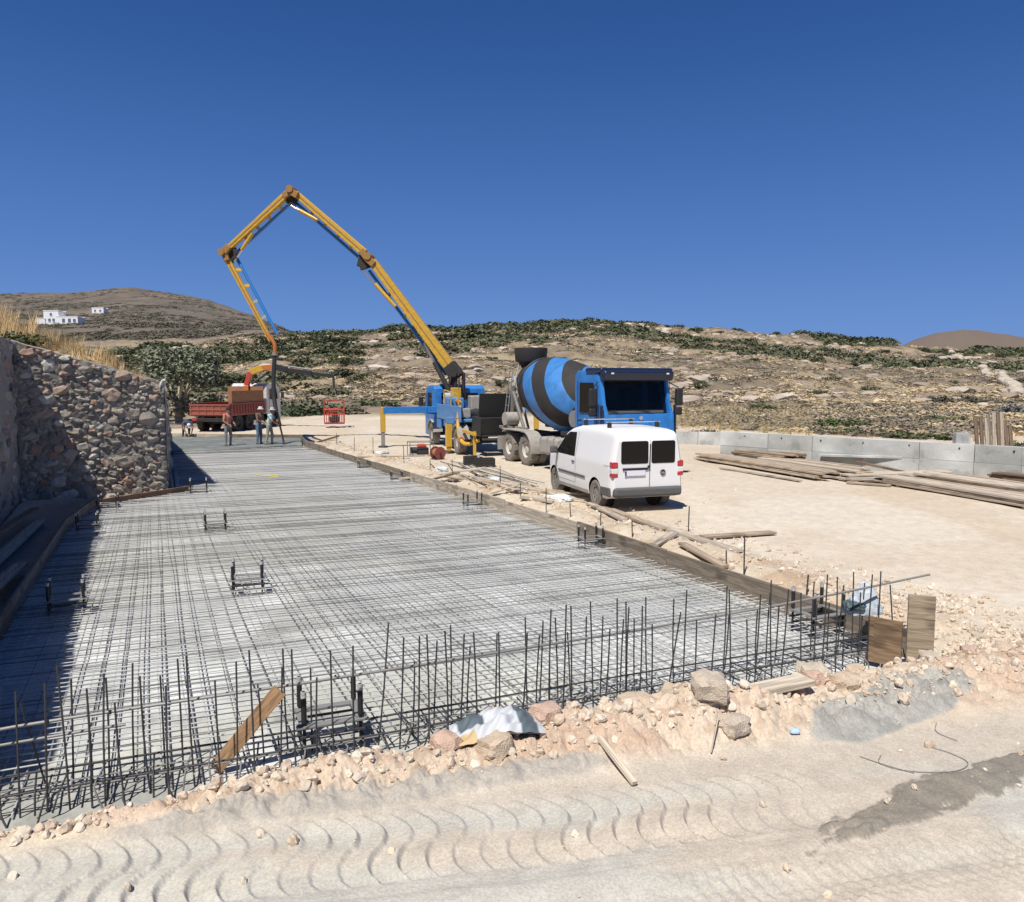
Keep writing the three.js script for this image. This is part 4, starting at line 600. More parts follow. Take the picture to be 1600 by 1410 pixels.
  for (let i = 0; i < 4; i++) {
    const a = J[i].clone(), b = J[i + 1].clone(), u = b.clone().sub(a).normalize(), L = a.distanceTo(b), n = cross.clone().cross(u).normalize(); if (n.dot(V(0, 1, 0)) * (i < 2 ? 1 : 1) < 0) n.negate();
    const [w, h, w2, h2] = dims[i], A = a.clone().addScaledVector(u, i ? .25 : .05), B = b.clone().addScaledVector(u, -.25);
    add('boom_section', beam(A, B, w, h, n, .03, w2, h2), M.yellow);
    add('section_seam', [beam(A.clone().addScaledVector(cross, w * .5), B.clone().addScaledVector(cross, w2 * .5), .02, .045, n, 0), beam(A.clone().addScaledVector(cross, -w * .5), B.clone().addScaledVector(cross, -w2 * .5), .02, .045, n, 0)], M.rust);
    const inward = (() => { const c = V(-7.5, 6.5, -35.1), m = a.clone().lerp(b, .5); return Math.sign(c.sub(m).dot(n)); })();     // the inside of the arch
    const pO = n.clone().multiplyScalar(inward * (h * .5 + (i === 3 ? .22 : .16))), pa = A.clone().addScaledVector(u, .2).add(pO).addScaledVector(cross, .18), pb = B.clone().addScaledVector(u, -.15).add(pO).addScaledVector(cross, .18);
    add('delivery_line', bar(pa, pb, .075, 10), M.blue);
    for (let f = .15; f < .95; f += .2) add('pipe_bracket', beam(A.clone().lerp(B, f), pa.clone().lerp(pb, f), .05, .14, u, 0), pick([M.steel, M.yellow]));
    // folding cylinder near the far joint
    if (i < 3) { const s = b.clone().addScaledVector(u, -L * .38).addScaledVector(n, inward * h * .75), e = b.clone().addScaledVector(n, inward * .62).addScaledVector(u, -.12); add('ram_body', bar(s, s.clone().lerp(e, .58), .085, 10), M.yellow); add('ram_rod', bar(s.clone().lerp(e, .55), e, .045, 8), M.chrome); }
    if (i < 3) { // knuckle with link plates
      const c = b.clone(), v = J[i + 2].clone().sub(b).normalize(), m = u.clone().negate().add(v).normalize();
      add('knuckle', [bar(c.clone().addScaledVector(cross, .3), c.clone().addScaledVector(cross, -.3), .16, 14), beam(c.clone().addScaledVector(u, -.45), c.clone().addScaledVector(m, .1), .5, .3, n, .03), beam(c.clone().addScaledVector(v, .45), c.clone().addScaledVector(m, .1), .42, .28, n, .03)], mk(.36, .19, .055, { map: dirtT, roughness: .7 }));
      add('knuckle_link', [beam(c.clone().addScaledVector(u, -.3), c.clone().addScaledVector(m, .62), .34, .12, cross, .02), beam(c.clone().addScaledVector(v, .35), c.clone().addScaledVector(m, .62), .3, .12, cross, .02)], M.drumBlack);
      add('swivel_elbow', tube([c.clone().addScaledVector(u, -.4).addScaledVector(cross, .2).addScaledVector(m, .15), c.clone().addScaledVector(cross, .45), c.clone().addScaledVector(v, .4).addScaledVector(cross, .2).addScaledVector(m, .15)], .075, 12, 8), M.steel);
    }
    if (i === 0) { const s = V(-2.1, 2.5, -34.2), e = a.clone().lerp(b, .3).addScaledVector(n, inward * .3); void s; add('luffing_ram', [bar(a.clone().add(V(-.3, -.75, 0)), a.clone().add(V(-.3, -.75, 0)).lerp(e, .6), .11, 10)], M.darkSteel); add('ram_rod', bar(a.clone().add(V(-.3, -.75, 0)).lerp(e, .55), e, .06, 8), M.chrome); add('boom_foot', [beam(a.clone().addScaledVector(u, .5), a.clone().addScaledVector(u, -.2), .56, .6, n, .04), bar(a.clone().addScaledVector(cross, .4), a.clone().addScaledVector(cross, -.4), .14, 12)], M.drumBlack); }
  }
  const tip = J[4]; add('tip_elbow', [tube([tip.clone().add(V(-.25, .5, 0)), tip.clone().add(V(.05, .05, .02)), tip.clone().add(V(.06, -.35, .02))], .09, 14, 9)], M.orange); add('tip_clamp', cyl(.13, .13, .12, 'y', tip.x + .06, tip.y - .4, tip.z + .02, 14), M.steel);
  obj('end_hose', [toLocal(tube([tip.clone().add(V(.06, -.35, .02)), V(-10.98, 3.2, -35.55), V(-10.98, 2.2, -35.5), V(-10.84, 1.4, -35.35), V(-10.68, .85, -35.25)], .1, 40, 12), t)], M.hose, t);
  obj('hose_tail', toLocal(tube([V(-10.68, .88, -35.25), V(-10.58, .5, -35.2), V(-10.5, .15, -35.15), V(-10.46, -.03, -35.1)], .045, 20, 8), t), M.hose, t);
}

// ---------------------------------------------------------------- red tipper with loader crane
{
  const t = thing('tipper_truck', 'old red tipper truck with white cab and a loader crane', 'truck', W(-16.99, 43.17, 0), 82 * Math.PI / 180);
  t.position.y = gy(-16, 46);
  const ops = { truck: true, lugs: 22, rim: .28, tyre: M.rubber, rimMat: M.darkSteel };
  for (const x of [1.1, 2.4]) for (const z of [-1.0, 1.0]) wheel(t, x, z, .5, .36, ops); for (const z of [-1.0, 1.0]) wheel(t, 5.7, z, .5, .3, ops);
  obj('chassis', [bx(6.6, .28, .1, 3.3, .75, .42), bx(6.6, .28, .1, 3.3, .75, -.42), cyl(.08, .08, 2, 'z', 1.1, .5, 0), cyl(.08, .08, 2, 'z', 2.4, .5, 0), cyl(.08, .08, 2, 'z', 5.7, .5, 0)], M.darkSteel, t);
  const bed = part('tipper_body', t); obj('floor', bx(4.3, .12, 2.36, 2.15, .98, 0, .02), M.red, bed);
  for (const s of [-1, 1]) { const p = obj('side_panel', bx(4.3, .58, .05, 2.15, 1.3, s * 1.19, .015), M.red, bed); for (let k = 0; k < 13; k++) obj('rib', bx(.07, .56, .06, .15 + k * .335, 1.3, s * 1.235, .015), M.red, p); obj('top_rail', bx(4.34, .08, .1, 2.15, 1.6, s * 1.2, .015), M.red, p); }
  { const p = obj('tailgate', bx(.05, .6, 2.4, .0, 1.28, 0, .015), M.redBright.clone(), bed); p.material.color.setRGB(.34, .10, .075); for (const y of [1.02, 1.28, 1.54]) obj('tailgate_rail', bx(.07, .07, 2.4, -.04, y, 0, .015), p.material, p); for (let k = 0; k < 6; k++) obj('tailgate_rib', bx(.06, .5, .06, -.035, 1.28, -1.1 + k * .44, .012), p.material, p); }
  obj('extension_board', [bx(3.9, .72, .05, 2.25, 1.98, 1.16, .01)], M.rust, bed); obj('front_board', bx(.06, 1.5, 2.3, 4.25, 1.8, 0, .01), M.rust, bed);
  obj('number_plate_bar', [bx(.06, .2, 2.2, .05, .7, 0, .02), bx(.03, .14, .3, .0, .72, -.6, .01)], M.black, t); obj('tail_light', [bx(.05, .12, .3, .0, .72, -.95, .02), bx(.05, .12, .3, .0, .72, .95, .02)], M.lampRed, t);
  const cab = part('cab', t); obj('cab_shell', extr([[4.75, .9], [4.75, 2.55], [4.9, 2.68], [6.1, 2.68], [6.35, 2.5], [6.6, 1.8], [6.6, .55], [6.25, .5], [6.2, .9]], 2.2, .06), paint(.7, .7, .68), cab); obj('rear_window', bx(.012, .5, 1.3, 4.68, 2.2, 0), M.glass, cab); for (const s of [-1, 1]) { obj('side_window', extr([[5.1, 1.75], [6.2, 1.75], [6.05, 2.4], [5.1, 2.4]], .012).translate(0, 0, s * 1.168), M.glass, cab); obj('wing_mirror', bx(.1, .4, .2, 6.4, 2.0, s * 1.4, .04), M.black, cab); obj('door_seam', bx(.015, 1.4, .012, 5.0, 1.7, s * 1.17), M.plastic, cab); } obj('windscreen', bx(.012, .7, 2, 6.52, 2.15, 0, 0, [0, 0, .3]), M.glass, cab);
  const cr = part('loader_crane', t), P = [[-16.3, 1.2], [-16.3, 2.6], [-16.02, 3.42], [-15.41, 3.67], [-14.64, 3.74], [-13.87, 3.55], [-12.4, 3.36], [-11.1, 3.17]].map(([x, y], i) => V(x, y, -47.3 - (i < 2 ? 0 : (x + 16.3) * .12)));
  const yA = (n, g, m) => obj(n, toLocal(g, t), m, cr);
  yA('crane_post', beam(P[0], P[1], .34, .34, V(0, 0, 1), .03), M.orange); yA('crane_knuckle', beam(P[1], P[2], .3, .3, V(0, 0, 1), .03), M.redBright); yA('inner_boom', beam(P[2], P[3].clone().add(V(.1, .02, 0)), .32, .36, V(0, 1, 0), .03), M.yellow); yA('inner_boom', beam(P[3], P[4], .3, .34, V(0, 1, 0), .03), M.orange); yA('crane_ram', bar(P[1].clone().add(V(.3, .1, 0)), P[4].clone().add(V(-.3, -.3, 0)), .07, 8), M.darkSteel);
  yA('outer_boom', beam(P[4].clone().add(V(-.1, .06, 0)), P[5], .3, .36, V(0, 1, 0), .03), M.black); yA('outer_boom', beam(P[5], P[6], .26, .28, V(0, 1, 0), .02), M.black); yA('boom_extension', beam(P[6], P[7], .18, .2, V(0, 1, 0), .02), M.black); yA('extension_ram', bar(P[5].clone().add(V(-.1, .25, 0)), P[6].clone().add(V(.1, .2, 0)), .05, 8), M.steel); yA('boom_head', beam(P[7].clone().add(V(0, .1, 0)), P[7].clone().add(V(.02, -.7, 0)), .12, .16, V(0, 0, 1), .02), M.drumBlack);
  for (const s of [-.25, .25]) yA('lifting_chain', bar(P[7].clone().add(V(.02, -.7, 0)), P[7].clone().add(V(s, -1.5, s * .5)), .018, 5), M.steel);
  // red basket hanging from the crane
  const b = thing('lifting_basket', 'red wire basket with machinery inside hanging from the crane', 'basket', [P[7].x, .18, P[7].z], .25);
  b.position.y = .2; const r = .028, w = .6, bars = []; obj('floor', bx(1.2, .06, 1.2, 0, .05, 0, .01), M.redBright, b);
  for (const x of [-w, w]) for (const z of [-w, w]) obj('corner_post', bar(V(x, .05, z), V(x, 1.5, z), r, 6), M.redBright, b);
  for (const y of [.62, .92, 1.5]) obj('frame_rail', [[-w, -w, w, -w], [w, -w, w, w], [w, w, -w, w], [-w, w, -w, -w]].map(([a, c, e, f]) => bar(V(a, y, c), V(e, y, f), y === .92 ? .05 : r, 6)), M.redBright, b);
  for (let k = 1; k < 9; k++) for (const z of [-w, w]) obj('upright', bar(V(-w + k * .133, .05, z), V(-w + k * .133, .92, z), .015, 5), M.redBright, b); for (let k = 1; k < 9; k++) for (const x of [-w, w]) obj('upright', bar(V(x, .05, -w + k * .133), V(x, .92, -w + k * .133), .015, 5), M.redBright, b);
  const eng = thing('site_machine', 'dark small machine standing inside the hanging red basket', 'machine', [P[7].x, .29, P[7].z], .25); obj('engine_block', [bx(.6, .35, .4, 0, .2, 0, .08), cyl(.2, .2, .3, 'z', .05, .42, .05, 16)], M.darkSteel, eng); obj('engine_handle', tube([V(-.3, .3, 0), V(-.2, .65, 0), V(.2, .65, 0), V(.3, .3, 0)], .02, 12, 6), M.rust, eng);
}

// ---------------------------------------------------------------- workers: one continuous surface each, meshed from joined tapered bones
function surfaceNet(f, lo, hi, c) {
  const n = [0, 1, 2].map((i) => Math.ceil((hi[i] - lo[i]) / c) + 2), F = new Float32Array(n[0] * n[1] * n[2]), I = (i, j, k) => i + n[0] * (j + n[1] * k);
  for (let k = 0; k < n[2]; k++) for (let j = 0; j < n[1]; j++) for (let i = 0; i < n[0]; i++) F[I(i, j, k)] = f(lo[0] + i * c, lo[1] + j * c, lo[2] + k * c);
  const vid = new Int32Array(F.length).fill(-1), pos = [], idx = [];
  for (let k = 0; k < n[2] - 1; k++) for (let j = 0; j < n[1] - 1; j++) for (let i = 0; i < n[0] - 1; i++) {
    let s = 0, x = 0, y = 0, z = 0, m = 0; const v = []; for (let q = 0; q < 8; q++) { const t = F[I(i + (q & 1), j + ((q >> 1) & 1), k + (q >> 2))]; v.push(t); if (t < 0) s++; } if (!s || s === 8) continue;
    for (let q = 0; q < 8; q++) for (const b of [1, 2, 4]) if (!(q & b)) { const a = v[q], e = v[q | b]; if ((a < 0) !== (e < 0)) { const t = a / (a - e); x += (q & 1) + (b === 1 ? t : 0); y += ((q >> 1) & 1) + (b === 2 ? t : 0); z += (q >> 2) + (b === 4 ? t : 0); m++; } }
    vid[I(i, j, k)] = pos.length / 3; pos.push(lo[0] + (i + x / m) * c, lo[1] + (j + y / m) * c, lo[2] + (k + z / m) * c);
  }
  const quad = (a, b, e, d, flip) => { if (a < 0 || b < 0 || e < 0 || d < 0) return; flip ? idx.push(a, e, b, a, d, e) : idx.push(a, b, e, a, e, d); };
  for (let k = 1; k < n[2] - 1; k++) for (let j = 1; j < n[1] - 1; j++) for (let i = 1; i < n[0] - 1; i++) {
    const a = F[I(i, j, k)] < 0;
    if (a !== F[I(i + 1, j, k)] < 0) quad(vid[I(i, j - 1, k - 1)], vid[I(i, j, k - 1)], vid[I(i, j, k)], vid[I(i, j - 1, k)], !a);
    if (a !== F[I(i, j + 1, k)] < 0) quad(vid[I(i - 1, j, k - 1)], vid[I(i - 1, j, k)], vid[I(i, j, k)], vid[I(i, j, k - 1)], !a);
    if (a !== F[I(i, j, k + 1)] < 0) quad(vid[I(i - 1, j - 1, k)], vid[I(i, j - 1, k)], vid[I(i, j, k)], vid[I(i - 1, j, k)], !a);
  }
  const g = new THREE.BufferGeometry(); g.setAttribute('position', new THREE.Float32BufferAttribute(pos, 3)); g.setIndex(idx); g.computeVertexNormals(); return g;
}
const capD = (p, b) => { const [ax, ay, az] = b.a, dx = b.b[0] - ax, dy = b.b[1] - ay, dz = b.b[2] - az, L = dx * dx + dy * dy + dz * dz || 1e-9, t = clamp(((p[0] - ax) * dx + (p[1] - ay) * dy + (p[2] - az) * dz) / L); const sx = b.s ? b.s[0] : 1, sz = b.s ? b.s[1] : 1; return Math.hypot((p[0] - ax - dx * t) / sx, p[1] - ay - dy * t, (p[2] - az - dz * t) / sz) - lerp(b.ra, b.rb, t); };
const smin = (a, b, k) => { const h = clamp(.5 + .5 * (b - a) / k); return lerp(b, a, h) - k * h * (1 - h); };
function meshBones(bones, cell, k) {
  const lo = [9, 9, 9], hi = [-9, -9, -9]; for (const b of bones) for (const p of [b.a, b.b]) for (let i = 0; i < 3; i++) { const r = Math.max(b.ra, b.rb) * 1.5 + .04; lo[i] = Math.min(lo[i], p[i] - r); hi[i] = Math.max(hi[i], p[i] + r); }
  const g = surfaceNet((x, y, z) => { let d = 1e9; for (const b of bones) d = smin(d, capD([x, y, z], b), b.k || k); return d; }, lo, hi, cell);
  const p = g.attributes.position, col = new Float32Array(p.count * 3); for (let i = 0; i < p.count; i++) { let m = 1e9, c = null; const q = [p.getX(i), p.getY(i), p.getZ(i)]; for (const b of bones) { const e = capD(q, b); if (e < m) { m = e; c = b.c; } } col.set(c, i * 3); } g.setAttribute('color', new THREE.BufferAttribute(col, 3)); return g;
}
const skinMat = mk(1, 1, 1, { vertexColors: true, roughness: .85, bumpMap: grainB, bumpScale: .002 });
// J: joint positions; faces +x before turning
function person(label, pos, turn, J, c) {
  const B = [], add = (a, b, ra, rb, col, s, k) => B.push({ a, b, ra, rb, c: col, s, k });
  const mid = (a, b, t) => a.map((v, i) => lerp(v, b[i], t));
  add(J.pelvis, J.belly, .125, .12, c.trousers, [.85, 1.12]); add(J.belly, J.chest, .125, .15, c.shirt, [.8, 1.15]); add(J.chest, J.neck, .12, .06, c.shirt, [.85, 1.1]); add(J.neck, mid(J.neck, J.head, .5), .055, .05, c.skin, null, .02);
  for (const s of [0, 1]) {
    add(J.hip[s], J.knee[s], .092, .062, c.trousers); add(J.knee[s], J.ankle[s], .062, .045, c.trousers); add(J.ankle[s], J.toe[s], .045, .034, c.shoe, null, .015); add(J.ankle[s], [J.ankle[s][0] - .04, J.ankle[s][1] - .04, J.ankle[s][2]], .045, .04, c.shoe, null, .015);
    add(mid(J.chest, J.sh[s], .5), J.sh[s], .085, .07, c.shirt); const el = J.el[s]; add(J.sh[s], mid(J.sh[s], el, .6), .062, .055, c.shirt, null, .02); add(mid(J.sh[s], el, .6), el, .048, .04, c.sleeve ? c.shirt : c.skin, null, .02); add(el, J.wr[s], .042, .029, c.sleeve ? c.shirt : c.skin, null, .02);
  }
  const gs = [meshBones(B, .017, .035)];
  // head
  const h = J.head, f = J.face || [1, 0, 0], up = J.up || [0, 1, 0], F = V(...f).normalize(), U = V(...up).normalize(), R = F.clone().cross(U).normalize(); U.copy(R.clone().cross(F));
  const at = (x, y, z) => [h[0] + F.x * x + U.x * y + R.x * z, h[1] + F.y * x + U.y * y + R.y * z, h[2] + F.z * x + U.z * y + R.z * z], H = (a, b, ra, rb, col, k) => ({ a: at(...a), b: at(...b), ra, rb, c: col, k });
  gs.push(meshBones([H([-.015, .03, 0], [.0, .045, 0], .088, .085, c.hair), H([.03, .0, 0], [.035, -.04, 0], .07, .056, c.skin), H([.045, -.075, 0], [.055, -.08, 0], .04, .03, c.skin), H([.095, .0, 0], [.112, -.03, 0], .009, .016, c.skin, .012), H([.085, -.062, -.02], [.085, -.062, .02], .01, .01, [.3, .12, .09], .008), H([.086, .012, -.032], [.086, .012, -.03], .012, .012, [.04, .03, .03], .006), H([.086, .012, .03], [.086, .012, .032], .012, .012, [.04, .03, .03], .006), H([.09, .03, -.045], [.09, .03, .045], .009, .009, c.hair, .012), H([-.005, .01, -.083], [-.01, -.035, -.08], .016, .012, c.skin, .012), H([-.005, .01, .083], [-.01, -.035, .08], .016, .012, c.skin, .012), H([-.03, -.06, 0], [-.05, -.12, 0], .052, .05, c.skin)], .007, .025));
  // hands
  for (const s of [0, 1]) {
    const w = V(...J.wr[s]), d = w.clone().sub(V(...J.el[s])).normalize(), ref = Math.abs(d.y) > .8 ? V(1, 0, 0) : V(0, 1, 0), n = d.clone().cross(ref).normalize(), q = n.clone().cross(d).normalize(), P = (a, b, e) => { const p = w.clone().addScaledVector(d, a).addScaledVector(q, b).addScaledVector(n, e); return [p.x, p.y, p.z]; };
    const K = [{ a: P(0, 0, 0), b: P(.035, 0, 0), ra: .027, rb: .026, c: c.glove || c.skin }, { a: P(.04, -.024, 0), b: P(.085, -.03, 0), ra: .018, rb: .016, c: c.glove || c.skin }, { a: P(.04, .024, 0), b: P(.085, .03, 0), ra: .018, rb: .016, c: c.glove || c.skin }];
    [[-.033, .055], [-.011, .068], [.011, .073], [.033, .064]].forEach(([o, L]) => { const cu = J.grip ? .9 : .35; const a = P(.085, o, 0), b = P(.085 + L * .5, o, L * .5 * cu), e = P(.085 + L * (.5 + .45 * (1 - cu)), o, L * (.5 * cu + .5 * cu + .1)); K.push({ a, b, ra: .0095, rb: .009, c: c.glove || c.skin, k: .006 }, { a: b, b: e, ra: .009, rb: .0078, c: c.glove || c.skin, k: .006 }); });
    K.push({ a: P(.03, .03, 0), b: P(.06, .058, .012), ra: .012, rb: .0105, c: c.glove || c.skin, k: .008 }, { a: P(.06, .058, .012), b: P(.092, .062, .03), ra: .0105, rb: .009, c: c.glove || c.skin, k: .006 });
    gs.push(meshBones(K, .0045, .01));
  }
  const g = mergeGeometries(gs.map((q) => { const e = q.toNonIndexed(); e.setAttribute('uv', new THREE.BufferAttribute(new Float32Array(e.attributes.position.count * 2), 2)); return e; }));
  const t = thing('person', label, 'person', pos, turn, undefined); obj('body', boxUV(g, 3), skinMat, t);
  if (c.hat) { const pr = c.hat === 'cap' ? [[.001, .118], [.05, .112], [.088, .07], [.096, .02], [.1, .0]] : [[.001, .125], [.07, .121], [.094, .09], [.1, .03], [.122, .02], [.158, .006], [.16, .0], [.12, .012], [.098, .02]]; const q = new THREE.LatheGeometry(pr.map((p) => new THREE.Vector2(...p)), 24); q.applyMatrix4(new THREE.Matrix4().makeBasis(F, U, R)); const o = at(-.005, .052, 0); q.translate(...o); obj('hat', q, mk(...c.hatC, { roughness: .95 }), t); if (c.hat === 'cap') { const b = bx(.1, .012, .13, .11, .058, 0, .005); b.applyMatrix4(new THREE.Matrix4().makeBasis(F, U, R)); b.translate(...h); obj('peak', b, mk(...c.hatC), t); } }
  return t;
}
const stand = (o = {}) => ({ pelvis: [0, .95, 0], belly: [.0, 1.08, 0], chest: [.01, 1.30, 0], neck: [.01, 1.47, 0], head: [.03, 1.62, 0], hip: [[0, .92, -.1], [0, .92, .1]], knee: [[.03, .5, -.12], [.02, .5, .12]], ankle: [[0, .085, -.13], [-.02, .085, .13]], toe: [[.15, .035, -.16], [.13, .035, .16]], sh: [[0, 1.42, -.19], [0, 1.42, .19]], el: [[-.03, 1.14, -.25], [-.03, 1.14, .25]], wr: [[.06, .90, -.24], [.06, .90, .24]], ...o });
{
  const skin = [.36, .20, .13];
  person('worker in a salmon shirt and grey trousers standing alone on the wet concrete', W(-12.75, 34.4, -.055), -.35, stand({ el: [[.02, 1.16, -.27], [.0, 1.15, .26]], wr: [[.2, 1.02, -.2], [.18, 1.0, .16]], knee: [[.05, .5, -.12], [-.02, .5, .12]] }), { skin, hair: [.02, .016, .014], shirt: [.50, .21, .15], trousers: [.21, .21, .215], shoe: [.06, .05, .05], hat: 'cap', hatC: [.03, .028, .03] });
  person('worker in a brown shirt, jeans and pale sun hat beside the hose', W(-11.66, 35.3, -.055), -.25, stand({ chest: [.05, 1.29, 0], neck: [.08, 1.46, 0], head: [.12, 1.6, 0], sh: [[.05, 1.41, -.2], [.05, 1.41, .2]], el: [[.1, 1.15, -.26], [.1, 1.15, .25]], wr: [[.28, 1.02, -.18], [.3, 1.03, .1]], grip: 1 }), { skin, hair: [.05, .04, .03], shirt: [.19, .125, .085], trousers: [.10, .16, .23], shoe: [.08, .07, .06], hat: 'sun', hatC: [.52, .50, .48], sleeve: true });
  person('worker in a pale turquoise shirt and sun hat guiding the black hose', W(-11.12, 35.12, -.055), -.05, stand({ pelvis: [-.04, .93, 0], chest: [.07, 1.27, 0], neck: [.11, 1.43, 0], head: [.16, 1.57, 0], sh: [[.08, 1.38, -.2], [.08, 1.38, .2]], el: [[.24, 1.18, -.22], [.22, 1.14, .22]], wr: [[.36, 1.12, -.06], [.34, 1.0, .05]], knee: [[.08, .49, -.13], [-.04, .5, .13]], ankle: [[.06, .085, -.14], [-.12, .085, .14]], toe: [[.21, .035, -.16], [.03, .035, .17]], grip: 1 }), { skin, hair: [.05, .04, .03], shirt: [.46, .62, .62], trousers: [.27, .285, .235], shoe: [.08, .07, .06], hat: 'sun', hatC: [.42, .41, .40] });
  person('worker in dark clothes bending over at the far edge of the wet concrete', W(-17.05, 40.1, -.055), -.9, { pelvis: [-.12, .74, 0], belly: [-.01, .80, 0], chest: [.22, .78, 0], neck: [.36, .70, 0], head: [.47, .62, 0], face: [.55, -.85, 0], up: [.85, .5, 0], hip: [[-.12, .72, -.1], [-.12, .72, .1]], knee: [[.05, .42, -.14], [.03, .42, .14]], ankle: [[-.06, .085, -.15], [-.09, .085, .15]], toe: [[.1, .035, -.17], [.07, .035, .17]], sh: [[.28, .77, -.19], [.28, .77, .19]], el: [[.38, .50, -.22], [.38, .5, .22]], wr: [[.42, .28, -.16], [.44, .28, .14]] }, { skin, hair: [.03, .025, .02], shirt: [.055, .065, .09], trousers: [.05, .05, .06], shoe: [.05, .05, .05], hat: 'cap', hatC: [.62, .64, .66] });
}

// ---------------------------------------------------------------- concrete wall and timber on the right
{
  const wall = thing('concrete_wall', 'low grey cast concrete wall running behind the timber stacks', 'wall'); wall.userData.kind = 'thing';
  const P = [[7.85, 28.6], [14.5, 21.7], [21, 15.2]], seg = [0, 1.9, 3.5, 5.2, 6.9, 8.4, 9.6, 12, 14.5, 17, 18.8]; const u = [.693, -.721];
  const tones = [[.52, .53, .525], [.60, .61, .61], [.47, .48, .475], [.64, .65, .655], [.58, .59, .595], [.49, .50, .49], [.62, .63, .635], [.53, .54, .53], [.47, .48, .47], [.55, .56, .55]];
  for (let i = 0; i < 10; i++) { const a = seg[i] + .004, b = seg[i + 1] - .004; const m = mk(...tones[i].map((v) => v * 1.12), { map: concT, bumpMap: grainB, bumpScale: .004 });
    obj('wall_panel', boxUV(beam(W(P[0][0] + u[0] * a, P[0][1] + u[1] * a, .2), W(P[0][0] + u[0] * b, P[0][1] + u[1] * b, .2), .24, .60, V(0, 1, 0), .008), .35), m, wall);
    const m2 = mk(...tones[(i * 7 + 3) % 10].map((v) => v * 1.12), { map: concT, bumpMap: grainB, bumpScale: .004 });
    const o = .012 * ((i % 3) - 1); obj('wall_panel', boxUV(beam(W(P[0][0] + u[0] * a + o, P[0][1] + u[1] * a, .765), W(P[0][0] + u[0] * b + o, P[0][1] + u[1] * b, .765), .235, .52, V(0, 1, 0), .008), .35), m2, wall); }
  for (let k = 0; k < 9; k++) { const s = 1 + k * 1.4, g = cyl(.025, .025, .03, 'z', 0, 0, 0, 8); const m = obj('tie_hole', g, M.black, wall); m.position.copy(W(P[0][0] + u[0] * s - .085, P[0][1] + u[1] * s - .085, .9)); m.rotation.y = -.766; }
  const w2 = thing('concrete_wall', 'farther short low concrete wall beyond the end of the long one', 'wall'); w2.userData.kind = 'thing'; for (const [a, b] of [[[6.4, 35.2], [8.4, 34.6]], [[8.42, 34.6], [11, 33.8]]]) obj('wall_panel', boxUV(beam(W(a[0], a[1], .2), W(b[0], b[1], .2), .25, .8, V(0, 1, 0), .008), .35), M.concPale, w2);
}
const lumber = [plank(1, 1, 1)];
function lay(a, b, w, h, mat, label, group, name = 'timber_plank') { const g = beam(a, b, w, h, V(0, 1, 0), .004), uv = g.attributes.uv, o = rnd() * 7; for (let i = 0; i < uv.count; i++) uv.setXY(i, uv.getX(i) * .4 + o, uv.getY(i) * 1.3 + o * 1.7); return tag(obj(name, g, mat), label, 'plank', group); }
void lumber;
